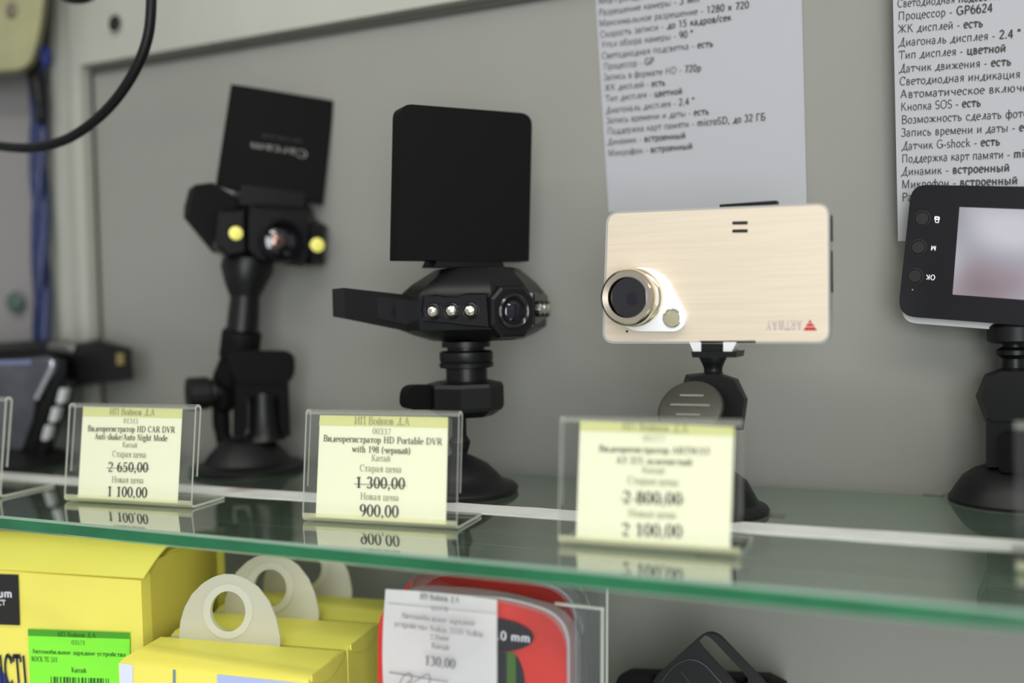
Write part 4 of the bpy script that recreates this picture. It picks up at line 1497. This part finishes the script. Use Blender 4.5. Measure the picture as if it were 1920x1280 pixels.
def hang_boxes():
    F, C = frame_at(578, 1277, 0.445, LZ)
    root = thing('hang_tab_box', F, 'front yellow box with milky hang tab beside the green labelled carton', 'box', 'yellow boxes with milky hang tabs')
    x1, z1 = C.x, C.z
    x0 = F.p(222, 1241, 0).x
    L = 0.0415
    bm = bmesh.new()
    pr = [(0, 0.0), (0, z1), (0.004, z1 + 0.0016), (0.034, z1 + 0.0022), (0.036, z1 + 0.0008), (L - 0.001, z1), (L - 0.001, 0.0)]
    add_prism(bm, [(x0, y, z) for y, z in pr], [(x1, y, z) for y, z in pr])
    bev(bm, 0.0005, 1)
    parts = [link('carton_body', bm, YEL, root, smooth=25)]
    # bowed lid edge on the right side
    bm = bmesh.new()
    up, dn = [], []
    for i in range(13):
        t = i / 12
        y = 0.002 + 0.034 * t
        up.append((y, z1 + 0.0020)); dn.append((y, z1 - 0.0008 - 0.0052 * math.sin(math.pi * t)))
    rp = up + dn[::-1]
    add_prism(bm, [(x1 + 0.0002, y, z) for y, z in rp], [(x1 + 0.0010, y, z) for y, z in rp])
    parts.append(link('tuck_flap', bm, YEL, root, smooth=40))
    # printed front
    WB = mat('pale_blue_print', (0.62, 0.68, 0.85), 0.5)
    for nm, pts, m in (('printed_window', [(224, 1243), (249, 1246), (249, 1420), (228, 1420)], WB),
                       ('printed_stripe', [(324, 1255), (329, 1255.5), (329, 1420), (324, 1420)], mat('slate_print', (0.15, 0.24, 0.30), 0.5)),
                       ('printed_window', [(407, 1264), (572, 1281), (572, 1420), (407, 1420)], mat('lavender_print', (0.38, 0.45, 0.72), 0.5))):
        parts.append(decal(F, -0.0003, pts, root, m, nm))
    # tab: half round with a reinforced hole
    yt = 0.0345
    T = [(336, 1203), (337, 1170), (345, 1140), (360, 1113), (380, 1093), (400, 1081), (419, 1076), (440, 1077), (462, 1085), (483, 1100), (504, 1127), (518, 1160), (525, 1195), (525, 1222)]
    bm = holed(F, T, (427, 1146, 33, 38), yt - 0.0005, yt + 0.0005, 56)
    tab = link('hang_tab', bm, MILKY, root, smooth=30)
    parts.append(tab)
    bm = holed(F, ellipse(427, 1146, 46, 51, 40), (427, 1146, 33, 38), yt - 0.0011, yt + 0.0011, 40)
    rim = link('hole_rim', bm, clear_mat('milky_rim', (0.9, 0.9, 0.85), haze=0.85, haze_col=(0.87, 0.86, 0.77), rough=0.3), tab, smooth=30)
    e1, e2 = Vector(F.e1), Vector(F.e2)
    for k, lab in ((1, 'middle yellow box with milky hang tab, right behind the front one'), (2, 'rearmost yellow box with hang tab, under the glass shelf')):
        r = root.copy()
        COL.objects.link(r)
        r.location = Vector(F.O) + e2 * (0.0425 * k)
        r['label'] = lab
        for p in parts:
            c = p.copy(); COL.objects.link(c); c.parent = r
            for g in p.children:
                h = g.copy(); COL.objects.link(h); h.parent = c


hang_boxes()


def blisters():
    F, C = frame_at(900, 1200, 0.435, LZ)
    root = thing('blister_pack', F, 'front red blister pack with a white price slip reading 130,00', 'pack', 'red blister packs')
    RED = mat('red_card', (0.64, 0.03, 0.018), 0.4, var=0.22, vscale=26, coat=0.3)
    parts = []
    lo, hi = 1300.0, 2600.0
    for _ in range(40):
        bot = (lo + hi) / 2
        if F.p(900, bot, 0.0).z > 0.0006:
            lo = bot
        else:
            hi = bot
    # clear flange sheet behind
    bm = trace(F, roundpoly([(712, 1096), (1132, 1140), (1130, bot), (712, bot)], [90, 3, 3, 3]), 0.0068, 0.0074)
    sheet_ = link('flange', bm, BLISTER, root, smooth=0)
    parts.append(sheet_)
    rim = trace(F, [(1127, 1139), (1132, 1140), (1130, bot), (1125, bot)], 0.0060, 0.0078)
    trace(F, [(1040, 1130), (1132, 1140), (1132, 1144), (1040, 1134)], 0.0060, 0.0078, 0, rim)
    parts.append(link('flange_edge', rim, ACRYLIC_EDGE, root, smooth=0))
    card = roundpoly([(708, 1108), (960, 1124), (1063, 1160), (1066, bot), (708, bot)], [85, 60, 60, 10, 10], 8)
    border = roundpoly([(711, 1108), (962, 1119), (1068, 1156), (1070, bot), (711, bot)], [85, 60, 60, 10, 10], 8)
    parts.append(link('card_border', trace(F, border, 0.0052, 0.0058), WHITEPLASTIC, root, smooth=0))
    cardo = link('card', trace(F, card, 0.0046, 0.0053), RED, root, smooth=0)
    parts.append(cardo)
    parts.append(decal(F, 0.0043, roundpoly([(840, 1222), (966, 1222), (980, 1250), (988, 1300), (990, bot), (840, bot)], 14), root, mat('shadow_black', (0.012, 0.012, 0.016), 0.4), 'product_shadow'))  # product's shadow painted on the card as a flat black patch
    parts.append(decal(F, 0.0040, [(950, 1222), (967, 1224), (970, bot), (953, bot)], root, mat('leaf_green_print', (0.05, 0.14, 0.012), 0.5), 'green_stripe'))
    ov = decal(F, 0.0037, ellipse(920, 1189, 81, 32, 40, 5), root, mat('oval_black', (0.006, 0.006, 0.006), 0.4), 'oval_badge')
    parts.append(ov)
    print_px(F, 0.0034, ov, WHITEPRINT, [(920, 1197, 995, 1204.5, 16, '2.0 mm', True, True)])
    # clear shell bulging over the card
    o = roundpoly([(722, 1092), (930, 1104), (1052, 1136), (1088, 1180), (1092, bot), (722, bot)], [95, 90, 60, 60, 10, 10], 8)
    i_ = roundpoly([(742, 1112), (925, 1124), (1030, 1152), (1062, 1196), (1066, bot), (742, bot)], [95, 90, 60, 60, 10, 10], 8)
    bm = bmesh.new()
    R = [[bm.verts.new(F.p(x, y, w)) for x, y in pts] for pts, w in ((o, 0.0066), (o, 0.002), (i_, -0.006))]
    for A, B in zip(R, R[1:]):
        for k in range(len(A)):
            j = (k + 1) % len(A)
            bm.faces.new((A[k], A[j], B[j], B[k])).material_index = 1
    bm.faces.new(R[-1])
    shell = link('clear_shell', bm, [BLISTER, BLISTER_SIDE], root, smooth=50)
    parts.append(shell)
    # a copy behind it, before the slip goes on the front one
    r = root.copy(); COL.objects.link(r)
    r.location = Vector(F.O) + Vector(F.e2) * 0.035 + Vector(F.e1) * -0.004
    r['label'] = 'rear red blister pack, only its top showing under the glass edge'
    for p in parts:
        c = p.copy(); COL.objects.link(c); c.parent = r
        for g in p.children:
            h = g.copy(); COL.objects.link(h); h.parent = c
    r.location.z += 0.0
    # paper slip on the front pack, slightly wavy
    bm = bmesh.new()
    n = 16
    g = []
    for a in range(n + 1):
        t = a / n
        row = []
        for b in range(n + 1):
            u = b / n
            x = (721 + 2 * (1 - t) - 5 * math.sin(math.pi * t)) * (1 - u) + 932 * u
            y = (1104 + 20 * u - 5 * math.sin(math.pi * min(1, u * 1.0)) * 0.5) * (1 - t) + (1330 + 14 * u) * t
            wv = -0.0085 - 0.0012 * math.sin(t * 9 + u * 5) * (0.4 + u * 0.6) - 0.0008 * math.cos(u * 6)
            row.append(bm.verts.new(F.p(x, y, wv)))
        g.append(row)
    for a in range(n):
        for b in range(n):
            bm.faces.new((g[a][b], g[a][b + 1], g[a + 1][b + 1], g[a + 1][b]))
    bmesh.ops.solidify(bm, geom=bm.faces, thickness=0.0002)
    slip = link('price_slip', bm, mat('slip_paper', (0.92, 0.93, 0.93), 0.8, spec=0.2), root, smooth=60)
    rows = [(787, 1123, 861, 1130, 11, 'ИП Войнов Д.А', True, False), (809, 1145, 840, 1147, 9, '01478', False, False), (752, 1158, 891, 1173, 10, 'Автомобильное зарядное', False, False),
            (739, 1174, 906, 1194, 10, 'устройство Nokia 3310 Nokia', False, False), (806, 1198, 841, 1201, 10, '2.0мм', False, False),
            (809, 1215, 842, 1219, 10, 'Китай', False, False), (796, 1246, 854, 1254, 18, '130,00', True, False)]
    print_px(F, -0.0116, slip, mat('slate_ink', (0.10, 0.11, 0.12), 0.7), rows)
    for pts in ([(728, 1130), (932, 1149), (932, 1150), (728, 1131)], [(730, 1259), (840, 1277), (840, 1279), (730, 1261)]):
        decal(F, -0.0116, pts, slip, mat('slate_ink', (0.10, 0.11, 0.12), 0.7), 'ruled_line')
    bm = bmesh.new()
    tube(smoothpath([F.p(x, y, -0.0116) for x, y in ((746, 1290), (756, 1268), (768, 1262), (772, 1272), (760, 1286), (780, 1276), (802, 1264), (806, 1276), (800, 1290))], 6), 0.00018, 6, bm)
    flat('signature', bm, mat('slate_ink', (0.10, 0.11, 0.12), 0.7), slip)


blisters()


def black_holder():
    F, C = frame_at(1330, 1240, 0.50, LZ)
    root = thing('holder', F, 'black plastic holder with slotted diamond plate at lower right', 'holder')
    bm = rings(F, [([(1152, 1284), (1168, 1262), (1440, 1270), (1470, 1290), (1470, 1700), (1152, 1700)], 0.0), ([(1160, 1268), (1184, 1254), (1444, 1262), (1476, 1280), (1476, 1690), (1160, 1690)], 0.012),
                   ([(1166, 1262), (1186, 1252), (1444, 1260), (1476, 1276), (1476, 1680), (1166, 1680)], 0.045)])
    lo = min(v.co.z for v in bm.verts)
    for v in bm.verts:
        if v.co.z < C.z - 0.03:
            v.co.z = 0.0002
    bev(bm, 0.001, 1)
    link('base', bm, BLACK_MATT, root, smooth=30)
    out = roundpoly([(1334, 1176), (1470, 1318), (1380, 1420), (1214, 1284)], [34, 20, 20, 24], 8)
    bm = holed(F, out, (1357, 1240, 60, 13, 3.0, 47), -0.008, -0.004, 72)
    pl = link('slotted_plate', bm, BLACK, root, smooth=30)
    bm = tube(smoothpath([F.p(x, y, -0.0082) for x, y in ((1240, 1278), (1262, 1250), (1292, 1236), (1318, 1244), (1340, 1266), (1356, 1284))], 6), 0.0005, 6)
    tube(smoothpath([F.p(x, y, -0.0082) for x, y in ((1276, 1258), (1286, 1270), (1296, 1284))], 4), 0.0004, 6, bm)
    link('raised_line', bm, mat('dark_grey_line', (0.05, 0.05, 0.05), 0.4), pl, smooth=60)


black_holder()
